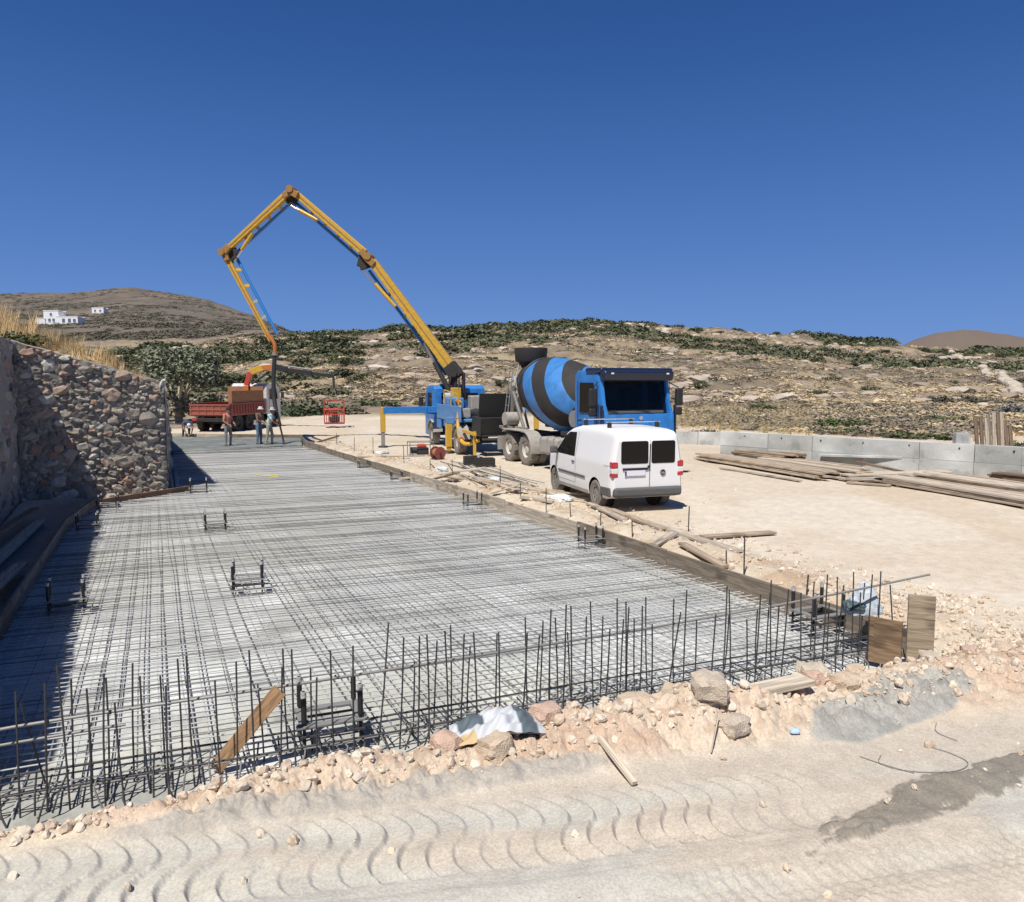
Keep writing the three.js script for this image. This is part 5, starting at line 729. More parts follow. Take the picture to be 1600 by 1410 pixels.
{
  const woods = [M.wood, M.woodGrey, M.woodGrey, M.woodPale, M.wood];
  const stack = (a, dir, L, n, layers, w, mats, label, group, h = .05) => {
    const nx = -dir[1], nd = dir[0];                                   // across
    for (let k = 0; k < layers; k++) for (let i = 0; i < n - (k > 1 ? 1 : 0); i++) {
      const o = (i + .5) * w * 1.06 + rr(-.02, .02) + (k % 2) * .03, s = rr(-.35, .35), ll = L * rr(.88, 1.06), tw = rr(-.012, .012), y = .075 + k * (h + .012) + rr(0, .006);
      const A = [a[0] + nx * o + dir[0] * s, a[1] + nd * o + dir[1] * s], B = [A[0] + (dir[0] + nx * tw) * ll, A[1] + (dir[1] + nd * tw) * ll];
      lay(W(A[0], A[1], y + gy(A[0], A[1])), W(B[0], B[1], y + gy(B[0], B[1]) + rr(-.01, .02)), w * rr(.9, 1), h, pick(mats), label, group);
    }
    for (const f of [.12, .85]) lay(W(a[0] + dir[0] * L * f, a[1] + dir[1] * L * f, .02), W(a[0] + dir[0] * L * f + nx * w * n, a[1] + dir[1] * L * f + nd * w * n, .02), .09, .07, M.woodDark, 'short bearer under a timber stack', 'bearers under the timber stacks', 'bearer');
  };
  stack([6.75, 28.2], [.325, -.946], 6.3, 6, 3, .2, woods, 'weathered plank in the long flat stack nearest the van', 'long stack nearest the van');
  stack([8.05, 28.2], [.5, -.866], 2.7, 4, 6, .2, [M.wood, M.woodDark, M.wood], 'brown plank in the tall short stack before the wall', 'tall brown stack', .055);
  stack([8.4, 26.4], [.36, -.933], 4.2, 6, 4, .2, [M.woodPale, M.wood, M.wood], 'plank in the middle stack before the concrete wall', 'middle stack');
  stack([10.35, 21.4], [.275, -.961], 5.2, 8, 3, .22, woods, 'weathered plank in the big stack at the right border', 'big stack at the right');
  stack([11.2, 21.2], [.33, -.944], 5.0, 5, 5, .22, [M.woodPale, M.wood], 'upper pale plank of the raised pile at the right border', 'raised pile at the right');
  stack([13.4, 21.1], [.6, -.8], 3.4, 3, 5, .2, [M.woodDark, M.wood], 'dark plank of the pile close against the wall at the right', 'pile close to the wall');
  lay(W(9.7, 22.2, .16), W(12.9, 22.6, .22), .45, .05, M.woodPale, 'broad pale board lying across between the two stacks'); lay(W(9.6, 21.75, .1), W(12.0, 22.1, .12), .3, .06, M.woodGrey, 'grey board under the broad pale board between the stacks'); lay(W(9.5, 21.6, .03), W(10.4, 20.9, .03), .2, .05, M.wood, 'short plank end on the sand between the two stacks');
  lay(W(10.3, 25.6, .42), W(12.3, 24.0, .5), .3, .07, M.concPale, 'long white board resting on the middle stack'); lay(W(11.0, 24.4, .32), W(12.0, 23.3, .12), .16, .06, M.woodDark, 'dark tilted plank below the long white board');
  lay(W(6.9, 25.2, .03), W(8.3, 21.9, .04), .15, .04, M.woodGrey, 'loose grey plank lying in front of the long stack');
  for (let k = 0; k < 9; k++) { const x = 14.72 + k * .13 + rr(-.02, .02), top = tab([[0, 1.72], [1, 1.7], [4, 1.9], [6, 1.92], [8, 1.5]], k) + rr(-.06, .06), g = beam(W(x, 24.05 + rr(-.1, .1), -.05), W(x + rr(-.1, .03), 24.25, top), .05, .105, V(1, 0, 0), .004); tag(obj('upright_plank', g, pick([M.woodGrey, M.woodDark, M.form, M.woodDark])), 'weathered plank standing upright in the bunch behind the wall', 'plank', 'upright planks behind the wall'); }
  tag(obj('concrete_block', boxUV(bx(.45, 1.3, .2, 0, .62, 0, .01), .5), M.concPale), 'pale block standing left of the upright planks', 'block').position.copy(W(14.15, 24.1, 0));
}

// ---------------------------------------------------------------- loose things round the slab
{
  const on = (x, d, h = 0) => W(x, d, gy(x, d) + h);
  // planks beside the formwork
  for (const [a, b, w, m, lab] of [[[1.79, 17.7], [2.24, 15.15], .16, M.woodGrey, 'grey plank behind the rear wheel of the van'], [[2.11, 17.2], [2.82, 14.2], .17, M.wood, 'long plank slanting away from the van towards the formwork'], [[2.5, 15.6], [3.68, 12.3], .2, M.woodGrey, 'long grey plank lying along the formwork near the corner'], [[2.75, 15.4], [3.3, 13.6], .13, M.woodPale, 'pale batten lying on the long grey plank'], [[3.45, 13.7], [4.95, 14.35], .2, M.wood, 'single plank lying flat on the open sand'], [[2.45, 13.1], [2.9, 13.5], .18, M.woodGrey, 'short offcut of board beside the formwork'], [[2.85, 12.7], [3.25, 11.5], .14, M.wood, 'short plank sunk in the spoil beside the formwork corner'], [[-5.7, 28.2], [-3.8, 28.4], .2, M.wood, 'board lying by the formwork below the pump outrigger'], [[-3.4, 22.9], [-.8, 23.3], .2, M.woodPale, 'pale board on the spoil midway along the formwork'], [[.2, 17.7], [.95, 17.45], .16, M.woodGrey, 'short board by the formwork near the front wheel of the van'], [[-1.9, 21.9], [.1, 19.9], .14, M.wood, 'thin plank on the spoil in front of the mixer wheels'], [[-1.6, 22.3], [.9, 19.6], .13, M.woodGrey, 'thin grey plank reaching towards the front of the van']]) {
    const p = on(...a, .05), q = on(...b, .05), mid = gy((a[0] + b[0]) / 2, (a[1] + b[1]) / 2) + .04; const lift = Math.max(0, mid - (p.y + q.y) / 2); p.y += lift; q.y += lift; lay(p, q, w, .045, m, lab);
  }
  for (const [a, b, y0, y1, m, lab] of [[[-2.3, 22.0], [-1.5, 21.0], .02, .28, M.form, 'board propped against the outside of the formwork, farther one'], [[-.5, 18.9], [.35, 18.4], .02, .3, M.woodPale, 'board propped against the outside of the formwork, nearer one']]) lay(on(...a, y0 + .05), on(...b, y1), .18, .04, m, lab);
  lay(on(-9.2, 36.6, .1), on(-8.1, 35.6, .3), .2, .05, M.woodDark, 'dark board tilted on the spoil by the wet concrete corner'); lay(on(-9.6, 37.4, .06), on(-8.5, 37.2, .1), .22, .05, M.woodGrey, 'grey board on the spoil by the wet concrete corner');
  // steel stakes
  const stakes = [[3.28, 14.1, .55], [3.42, 11.1, .62], [.75, 16.6, .55], [1.22, 15.75, .3], [1.72, 14.75, .28], [3.3, 11.6, .28], [2.2, 13.8, .3], [-.3, 20.3, .55], [-1.8, 23, .5], [3.95, 10.1, .3], [-3.6, 25.5, .6], [-5.2, 28.6, .6], [-6.3, 30.5, .55], [-2.6, 24.3, .35], [-7.6, 33.2, .5], [.2, 18.2, .35]];
  stakes.forEach(([x, d, h]) => tag(obj('steel_stake', bar(on(x, d, -.15), on(x + rr(-.02, .02), d + rr(-.02, .02), h), .011, 6), M.barDark), 'thin steel stake driven in beside the right formwork', 'stake', 'stakes along the right formwork'));
  // loose bars lying on the spoil
  for (let k = 0; k < 14; k++) { const x0 = rr(-3.2, -1), d0 = rr(25, 28), x1 = x0 + rr(1.6, 2.6), d1 = d0 - rr(4.6, 7.5); const pts = [0, .35, .7, 1].map((f) => { const x = lerp(x0, x1, f) + .15 * Math.sin(f * 5 + k), d = lerp(d0, d1, f); return on(x, d, .04 + .03 * f); }); if (slabSD(x1, d1)[0] > .3 && slabSD(x0, d0)[0] > .3) tag(obj('loose_bar', tube(pts, .012, 14, 5), pick([M.bar, M.barDark])), 'loose steel bar lying on the spoil between slab and mixer truck', 'bar', 'loose bars on the spoil'); }
  for (let k = 0; k < 9; k++) { const x0 = rr(-.6, .7), d0 = rr(18.6, 21), a = rr(.2, 1.2), L = rr(1.2, 2.6); const x1 = x0 + Math.cos(a) * L * .6, d1 = d0 - Math.sin(a) * L * .4; if (slabSD(x0, d0)[0] > .25 && slabSD(x1, d1)[0] > .25) lay(on(x0, d0, .07), on(x1, d1, .06), .06, .03, pick([M.wood, M.woodPale, M.woodGrey]), 'thin wooden batten in the tangle in front of the van', 'battens in front of the van', 'batten'); }
  // small plant by the pump
  { const t = thing('framed_generator', 'small engine in a square tube frame below the pump outrigger', 'generator', on(-3.55, 29.6), .3); obj('frame', [[-.45, -.3], [.45, -.3], [-.45, .3], [.45, .3]].map(([x, z]) => bar(V(x, 0, z), V(x, .55, z), .018, 6)).concat([.03, .55].flatMap((y) => [bar(V(-.45, y, -.3), V(.45, y, -.3), .018, 6), bar(V(-.45, y, .3), V(.45, y, .3), .018, 6), bar(V(-.45, y, -.3), V(-.45, y, .3), .018, 6), bar(V(.45, y, -.3), V(.45, y, .3), .018, 6)])), M.steel, t); obj('engine', [bx(.45, .28, .36, .08, .2, 0, .05), cyl(.13, .13, .3, 'x', -.22, .22, 0, 14)], M.darkSteel, t); obj('fuel_tank', bx(.34, .12, .34, .05, .4, 0, .05), M.redBright, t); }
  { const t = thing('cable_reel', 'small dark red reel standing by the pump rear leg', 'reel', on(-2.75, 28.3), .7); obj('drum', cyl(.16, .16, .3, 'z', 0, .24, 0, 18), M.rust, t); for (const z of [-.16, .16]) obj('flange', cyl(.24, .24, .025, 'z', 0, .24, z, 20), M.red, t); obj('stand', [bx(.4, .04, .36, 0, .02, 0, .01), bx(.04, .26, .03, 0, .13, .2), bx(.04, .26, .03, 0, .13, -.2)], M.darkSteel, t); }
  for (const [x, d, w, lab] of [[-1.45, 26.5, .42, 'dark slatted crate on the sand, left of two before the mixer'], [-.92, 25.9, .62, 'low black slatted crate nearest the mixer wheels']]) { const t = thing('crate', lab, 'crate', on(x, d), .2, 'crates on the sand'); for (const y of [.06, .16, .26]) for (const z of [-.2, .2]) obj('slat', bx(w, .07, .025, 0, y, z, .004), M.drumBlack, t); for (const s of [-1, 1]) obj('end_panel', bx(.025, .28, .4, s * w / 2, .15, 0, .004), M.drumBlack, t); obj('floor', bx(w, .02, .38, 0, .02, 0), M.drumBlack, t); }
  tag(obj('white_post', bx(.09, .42, .09, 0, .2, 0, .01), M.concPale), 'short white post standing between the two dark crates', 'post').position.copy(on(-1.14, 26.1));
  // crumpled plastic and bags
  const crumple = (w, h, l, s) => { const g = new THREE.SphereGeometry(1, 34, 20), p = g.attributes.position; for (let i = 0; i < p.count; i++) { let x = p.getX(i), y = p.getY(i), z = p.getZ(i); const n = 1 + .35 * (noise3(x * 2.5 + s, y * 2.5, z * 2.5) - .5) + .3 * Math.abs(noise3(x * 5 + s * 3, y * 5, z * 5) - .5); const q = (v) => Math.sign(v) * Math.abs(v) ** .6; p.setXYZ(i, q(x) * w * n, Math.max(-.3, y) * h * n, q(z) * l * n); } return toCreasedNormals(g, .5); };
  const film = mk(.62, .66, .68, { roughness: .45 });
  for (const [x, d, w, lab] of [[1.15, 18.3, .34, 'crumpled white plastic sheet by the formwork near the van'], [-.5, 22.2, .26, 'crumpled white plastic bag on the spoil before the mixer wheels'], [-2.3, 24.9, .3, 'flat white plastic sheet on the spoil farther along the formwork'], [-5.2, 30.6, .3, 'white plastic bag on the spoil near the pump outrigger']]) { const m = obj('plastic_sheet', crumple(w, .09, w * .6, x), film); m.position.copy(on(x, d, .03)); m.rotation.y = rr(0, 3); tag(m, lab, 'plastic sheet'); }
  { // printed cement sack in front
    const t = thing('cement_sack', 'empty grey and white printed cement sack on the near edge', 'sack', on(-.12, 5.78, .04), .28);
    // flattened paper sack: pillow of two skins, kinked in the middle, printed panels
    const pos = [], col = [], idx = [], NU = 44, NV = 26; for (const side of [1, -1]) for (let j = 0; j <= NV; j++) for (let i = 0; i <= NU; i++) { const u = i / NU * 2 - 1, v = j / NV * 2 - 1, e = (1 - u ** 4) * (1 - v ** 4); const wr = .018 * Math.sin(u * 9 + v * 4) * Math.sin(v * 5 - u * 3) + .03 * (fbm(u * 3 + 4, v * 3, 3) - .5) + .012 * Math.abs(Math.sin((u * 2.2 + v) * 6)); const y = .02 + .07 * (1 - Math.abs(u - .15)) + .055 * side * e + wr * (side > 0 ? 1 : .4) * (.4 + e); pos.push(u * .36 * (1 - .05 * v * v), y, v * .21 * (1 - .08 * u * u)); const panel = (u > .42 && u < .86 && v > -.75) || (u < -.3 && u > -.82 && v < .25); const tan = u < -.55 && v > .45, red = Math.abs(u - .02) < .12 && Math.abs(v + .55) < .14; col.push(...(tan ? [.52, .38, .2] : panel ? [.10, .13, .15] : red ? [.5, .3, .24] : [.52, .54, .56])); }
    const S = (NU + 1) * (NV + 1); for (let sd = 0; sd < 2; sd++) for (let j = 0; j < NV; j++) for (let i = 0; i < NU; i++) { const p = sd * S + j * (NU + 1) + i; idx.push(p, p + 1, p + NU + 1, p + 1, p + NU + 2, p + NU + 1); }
    const g = new THREE.BufferGeometry(); g.setAttribute('position', new THREE.Float32BufferAttribute(pos, 3)); g.setAttribute('color', new THREE.Float32BufferAttribute(col, 3)); g.setIndex(idx); g.computeVertexNormals(); obj('paper', g, mk(1, 1, 1, { vertexColors: true, roughness: .65, side: THREE.DoubleSide }), t);
  }
  { const t = thing('plastic_bag', 'grey plastic bag caught on the starter bars at the right corner', 'bag', W(3.98, 8.52, .36)); const g = crumple(.2, .2, .13, 2.3), p = g.attributes.position; for (let i = 0; i < p.count; i++) { const y = p.getY(i), k = 1 - clamp((y + .05) / .32) * .75; p.setX(i, p.getX(i) * k + Math.max(0, y) * .15); p.setZ(i, p.getZ(i) * k); p.setY(i, y * 1.3); } g.computeVertexNormals(); obj('film', g, mk(.50, .56, .6, { roughness: .4 }), t); obj('dark_print', crumple(.12, .07, .09, 9).translate(-.12, .0, .05), mk(.07, .11, .12, { roughness: .5 }), t); }
  // near-edge boards, stones, litter
  lay(W(1.46, 6.05, .27), W(2.58, 6.5, .3), .19, .05, M.woodPale, 'weathered plank lying on the spoil heap at the near edge');
  { const g = beam(W(-2.35, 5.82, -.16), W(-1.83, 5.85, .47), .03, .12, V(1, 0, 0), .004); tag(obj('leaning_board', g, mk(.46, .30, .17, { map: woodT, bumpMap: woodB, bumpScale: .003 })), 'narrow orange-brown board leaning in the mat behind the starter bars', 'board'); }
  lay(on(.66, 5.56, .05), on(.86, 5.14, .03), .045, .03, M.woodPale, 'small splinter of wood on the road in front of the heap');
  lay(on(1.5, 5.55, .02), on(1.62, 5.8, .1), .012, .012, M.woodPale, 'thin stick poking out of the heap');
  const rk = (c) => mk(...c, { map: grainT, bumpMap: grainB, bumpScale: .012, roughness: .97 }), tanR = rk([.62, .50, .38]), pinkR = rk([.60, .43, .34]), paleR = rk([.62, .54, .43]), greyR = rk([.57, .49, .40]);
  [[2.86, 7.05, .2, .18, paleR, 'large pale boulder at the end of the plank'], [2.44, 7.28, .12, .11, pinkR, 'pink stone just behind the plank'], [2.72, 6.72, .11, .09, pinkR, 'pink stone in front of the pale boulder'], [2.98, 6.7, .13, .1, tanR, 'tan stone beside the grey concrete spill'], [5.25, 8.4, .08, .06, paleR, 'single stone alone on the sand at the right'], [1.42, 6.55, .22, .16, tanR, 'large tan boulder in the middle of the heap'], [1.1, 6.35, .2, .14, tanR, 'broad tan boulder left of the middle of the heap'], [1.62, 6.1, .17, .12, greyR, 'angular tan boulder right of the middle of the heap'], [1.75, 5.85, .16, .08, greyR, 'flat stone at the foot of the heap beside the stick'], [.28, 5.95, .13, .1, pinkR, 'reddish stone right of the cement sack'], [-.12, 5.5, .15, .1, tanR, 'round tan stone below the cement sack'], [-.5, 5.55, .12, .09, pinkR, 'reddish stone left of the cement sack'], [4.2, 7.5, .11, .07, greyR, 'stone at the foot of the tall upright board'], [4.55, 7.45, .09, .07, pinkR, 'small stone right of the tall upright board'], [5.0, 7.6, .12, .09, tanR, 'tan stone in the rubble at the right border'], [5.35, 7.75, .1, .07, tanR, 'last small stone in the rubble at the right border'], [3.3, 7.15, .1, .08, tanR, 'tan stone behind the grey concrete spill']].forEach(([x, d, r, h, m, lab], i) => { const o = obj('stone', boxUV(rockGeo(r, h, r * rr(.75, 1), .32, i * 5.3 + 2, 2), 1.2), m); o.position.copy(on(x, d, h * .35)); o.rotation.y = rr(0, 6); tag(o, lab, 'stone'); });
  { const m = obj('litter', crumple(.035, .022, .028, 6), mk(.42, .58, .8, { roughness: .5 })); m.position.copy(on(2.24, 5.85, .02)); tag(m, 'scrap of light blue plastic on the road edge', 'litter'); }
  for (const [pts, lab] of [[[[2.79, 5.57], [2.72, 5.45], [2.81, 5.36], [3.01, 5.31], [3.25, 5.34], [3.38, 5.46], [3.33, 5.6], [3.2, 5.72]], 'loop of thin dark wire on the road'], [[[2.62, 5.55], [2.75, 5.42], [2.9, 5.3]], 'short piece of thin wire beside the wire loop'], [[[3.5, 6.1], [3.42, 5.95], [3.5, 5.8]], 'bent bit of wire near the grey spill']]) tag(obj('wire', tube(pts.map(([x, d]) => on(x, d, .008)), .0028, 40, 5), M.bar), lab, 'wire');
  tag(obj('yellow_strap', tube([W(-8.1, 24.0, -.04), W(-7.6, 23.6, -.04), W(-7.2, 23.5, -.05), W(-7.6, 24.1, -.05)], .012, 20, 5), mk(.6, .55, .08)), 'yellow cord lying on the mat near the wall corner', 'cord');
  // rubble along the heap, the spoil bank and on the yard: loose stones nobody could count
  const pool = [0, 1, 2].map((i) => { const g = rockGeo(1, .62, .85, .55, i * 7 + 3, 1); g.computeVertexNormals(); return g; });
  const cols = [[.62, .52, .41], [.60, .48, .37], [.68, .60, .49], [.60, .52, .42], [.55, .44, .34]];
  pool.forEach((g, gi) => { const N = 3600, im = new THREE.InstancedMesh(g, mk(1, 1, 1, { roughness: 1 }), N), mt = new THREE.Matrix4(), q = new THREE.Quaternion(); im.name = numbered('rubble'); im.userData.kind = 'stuff'; im.userData.label = ['small pale rubble strewn over the spoil heap and road edge', 'small tan rubble strewn over the spoil heap and road edge', 'small mixed rubble strewn over the spoil heap and road edge'][gi]; im.userData.category = 'rubble'; im.castShadow = im.receiveShadow = true;
    for (let k = 0; k < N; k++) { let x, d, s; const f = rnd(); if (f < .62) { const al = rr(-.3, 10.8), of = .2 + Math.abs(rr(-.5, .5 + .09 * al)) + (rnd() < .05 ? rr(0, 2.6) : 0); x = roadA[0] + roadU[0] * al + roadN[0] * of; d = roadA[1] + roadU[1] * al + roadN[1] * of; s = .005 + .05 * rnd() ** 6; } else if (f < .9) { const e = slabPoly, t = rnd(), a = e[1 + Math.floor(rnd() * 4)], i = e.indexOf(a), b = e[i + 1]; x = lerp(a[0], b[0], t) + rr(.15, 2.2); d = lerp(a[1], b[1], t) + rr(.1, 1.2); s = .010 + .045 * rnd() ** 4; } else { if (rnd() < .7) { x = rr(-4, 6); d = rr(9, 30); if (slabSD(x, d)[0] < .5) { x = rr(4.4, 6); d = rr(8, 9.4); } } else { x = rr(4.2, 6.2); d = rr(7.8, 9.6); } s = .008 + .035 * rnd() ** 5; }
      q.setFromEuler(new THREE.Euler(rr(0, 6), rr(0, 6), rr(0, 6))); mt.compose(W(x, d, gy(x, d) + s * .3), q, V(s, s * .9, s)); im.setMatrixAt(k, mt); const c = pick(cols), v = rr(.85, 1.1); im.setColorAt(k, new THREE.Color().setRGB(c[0] * v, c[1] * v, c[2] * v)); }
    scene.add(im); });
}

// ---------------------------------------------------------------- vegetation
const leafMat = (r, g, b) => { const m = mk(r, g, b, { roughness: .9 }); m.side = THREE.DoubleSide; return m; };
function leaves(n, sample, size, flat = .5) {                         // many small leaf-shaped faces spread through a volume
  const pos = new Float32Array(n * 12), idx = new Uint32Array(n * 6), a = V(), b = V(), nn = V();
  for (let i = 0; i < n; i++) { const p = sample(); nn.set(rr(-1, 1), rr(-.3, 1) + flat, rr(-1, 1)).normalize(); a.set(rr(-1, 1), rr(-1, 1), rr(-1, 1)).cross(nn).normalize(); b.copy(nn).cross(a); const s = size * rr(.6, 1.4), w = s * .55; [[-s, 0], [0, -w], [s, 0], [0, w]].forEach(([u, v], k) => { pos[i * 12 + k * 3] = p.x + a.x * u + b.x * v; pos[i * 12 + k * 3 + 1] = p.y + a.y * u + b.y * v; pos[i * 12 + k * 3 + 2] = p.z + a.z * u + b.z * v; }); idx.set([i * 4, i * 4 + 1, i * 4 + 2, i * 4, i * 4 + 2, i * 4 + 3], i * 6); }
  const g = new THREE.BufferGeometry(); g.setAttribute('position', new THREE.BufferAttribute(pos, 3)); g.setIndex(new THREE.BufferAttribute(idx, 1)); g.computeVertexNormals(); return g;
}
function lobes(n, rx, ry, rz, s0, s1) { const L = []; for (let i = 0; i < n; i++) { const a = rr(0, 6.28), r = Math.sqrt(rnd()); L.push([Math.cos(a) * r * rx, rr(.25, .8) * ry * (1 - .5 * r), Math.sin(a) * r * rz, rr(s0, s1)]); } return L; }
const inLobes = (L, shell = .55) => () => { const l = pick(L), v = V(rr(-1, 1), rr(-1, 1), rr(-1, 1)).normalize().multiplyScalar(l[3] * (shell + (1 - shell) * rnd())); return V(l[0] + v.x, Math.max(.03, l[1] + v.y * .8), l[2] + v.z); };
{ // fig tree behind the tipper
  const x = -23.3, d = 53.5, t = thing('fig_tree', 'broad grey-green tree behind the stone wall and red truck', 'tree', W(x, d, gy(x, d)));
  const L = []; for (let i = 0; i < 46; i++) { const a = rr(0, 6.28), e = rr(-.15, 1), r = rr(.7, 1); L.push([Math.cos(a) * 2.55 * r * Math.cos(e), 2.35 + 1.75 * r * Math.sin(e), Math.sin(a) * 2.4 * r * Math.cos(e), rr(.45, .85)]); }
  for (let i = 0; i < 14; i++) L.push([rr(-2.2, 2.2), rr(.7, 1.6), rr(-2, 2), rr(.4, .7)]);
  obj('crown', leaves(9500, inLobes(L, .5), .12), leafMat(.195, .215, .145), t);
  t.scale.setScalar(1.28); const tr = obj('trunk', [bar(V(0, -.3, 0), V(.15, 1.2, 0), .24, 10, .17)], M.woodGrey, t); for (let k = 0; k < 9; k++) { const l = L[k * 5]; obj('limb', tube([V(.12, .9, 0), V(l[0] * .35, 1.5, l[2] * .35), V(l[0] * .9, l[1], l[2] * .9)], .06, 10, 6), M.woodGrey, tr); }
}
const bushGreens = [[.070, .088, .040], [.085, .104, .046], [.105, .116, .062], [.062, .074, .038]].map((c) => leafMat(...c));
const bushProto = []; for (let k = 0; k < 6; k++) { const L = lobes(9 + k, .95, .62, .85, .28, .46); bushProto.push([leaves(620, inLobes(L, .45), .085), L]); }
const bushStem = join([0, 1, 2, 3].map((k) => bar(V(0, -.1, 0), V(Math.cos(k * 1.7) * .5, .42, Math.sin(k * 1.7) * .5), .03, 5, .015)));
function bush(x, d, w, h, label, group, mat) {
  const t = thing('bush', label, 'bush', W(x, d, gy(x, d) - .05 * h), rr(0, 6.28), group), p = pick(bushProto); obj('foliage', p[0], mat || pick(bushGreens), t); obj('stems', bushStem, M.woodDark, t); t.scale.set(w / 2, h, w / 2 * rr(.8, 1.1)); return t;
}
const hx = (px, d) => (px - 800) / 1200 * d;
{
  // scrub along the ridge
  for (let k = 0; k < 150; k++) { const px = rr(425, 1640), d = 236 - 58 * rnd() ** 1.9; const cl = fbm(px * .012, d * .06, 3); if (cl < .42 && rnd() < .75) continue; const s = rr(1.8, 5.0); bush(hx(px, d), d, s * 1.2, s * rr(.45, .65), 'dark green bush on the skyline of the long scrubby hill', 'bushes on the hill crest'); }
  for (let k = 0; k < 84; k++) { const px = rr(60, 560), d = 84 * Math.pow(2.8, rnd() ** .7); const s = rr(2.8, 6.0) * (d > 150 ? 1.35 : .95); bush(hx(px, d), d, s * 1.4, s * rr(.4, .55), 'dark green bush in the thicket below the left mountain', 'bushes of the left thicket'); }
  for (let k = 0; k < 34; k++) { const px = rr(560, 1600), d = rr(85, 175); const s = rr(1, 2.4); bush(hx(px, d), d, s * 1.3, s * .55, 'small bush on the open hillside terraces', 'bushes scattered on the terraces'); }
  const S = (px, d, w, h, lab, m) => bush(hx(px, d), d, w, h, lab, undefined, m ? leafMat(...m) : undefined);
  S(1392, 150, 5.2, 1.7, 'lone dark round bush in the middle of the right hillside'); S(1490, 84, 6.5, 1.6, 'wide dark bush on the right hillside above the upright planks', [.075, .078, .055]); S(1462, 86, 3.6, 1.2, 'darker lobe of bush left of the wide bush on the right hillside'); S(1592, 66, 3.4, 1.8, 'silvery grey bush at the right border', [.16, .165, .16]); S(1195, 74, 3.2, 1.1, 'green bush at the far end of the dry field', [.085, .105, .04]); S(1112, 40, 1.9, .65, 'green bush just beyond the end of the concrete wall', [.07, .09, .035]); S(1085, 41, 1.2, .5, 'small green bush right of the mixer cab');
  S(1308, 46, 2.8, 1.25, 'bright green bush behind the concrete wall, tallest there', [.095, .13, .045]); S(1340, 41, 2.4, .85, 'dark bush behind the wall right of the bright green one'); S(1290, 42, 1.6, .6, 'low green bush behind the wall left of the bright green one', [.08, .1, .04]); S(1352, 47, 1.2, .8, 'olive bush behind the wall', [.13, .135, .05]); S(1382, 44, 1.4, .5, 'small green bush low behind the wall'); S(1425, 39, 2.6, .55, 'low green bush just above the wall top', [.085, .105, .04]); S(1460, 38, 2.2, .5, 'flat green bush behind the wall near the upright planks', [.075, .1, .04]); S(1480, 56, 3, .5, 'pale green low bush on the slope above the wall', [.12, .14, .065]); S(1595, 31, 1.6, .9, 'dark bush right of the upright planks');
  S(505, 66, 5.2, 2.5, 'large olive grey bush behind the hanging basket', [.125, .125, .075]); S(540, 68, 5, 1.7, 'pale olive bush right of the hanging basket', [.14, .135, .085]); S(470, 64, 3.8, 1.5, 'deep green bush behind the pump hose', [.055, .085, .04]); S(450, 70, 4, 2.2, 'tall green bush behind the white truck cab'); S(420, 66, 3.4, 1.8, 'green bush left of the pump hose', [.07, .08, .045]); S(595, 78, 5, 1.2, 'low green bush behind the sand left of the pump'); S(235, 60, 4.5, 2.2, 'green bush left of the fig tree', [.075, .09, .04]); S(345, 60, 4, 1.6, 'dark bush right of the fig tree'); S(665, 78, 3, 1.0, 'low bush behind the pump cab'); S(690, 150, 9, 4.2, 'big dark bush on the hillside behind the boom'); S(720, 190, 14, 5, 'broad dark thicket on the hillside right of the boom'); S(640, 195, 12, 4, 'broad dark thicket on the hillside left of the boom');
  S(38, 19.3, 1.5, .42, 'green shrub growing on top of the stone wall, right one', [.085, .10, .035]); S(12, 18.9, 1.2, .5, 'green shrub on top of the stone wall at the left border', [.075, .095, .04]); S(60, 20.6, .9, .35, 'yellowish shrub on top of the stone wall', [.19, .16, .07]); S(115, 23.5, 1.6, .5, 'dry olive shrub on the grassy bank', [.15, .125, .06]);
}
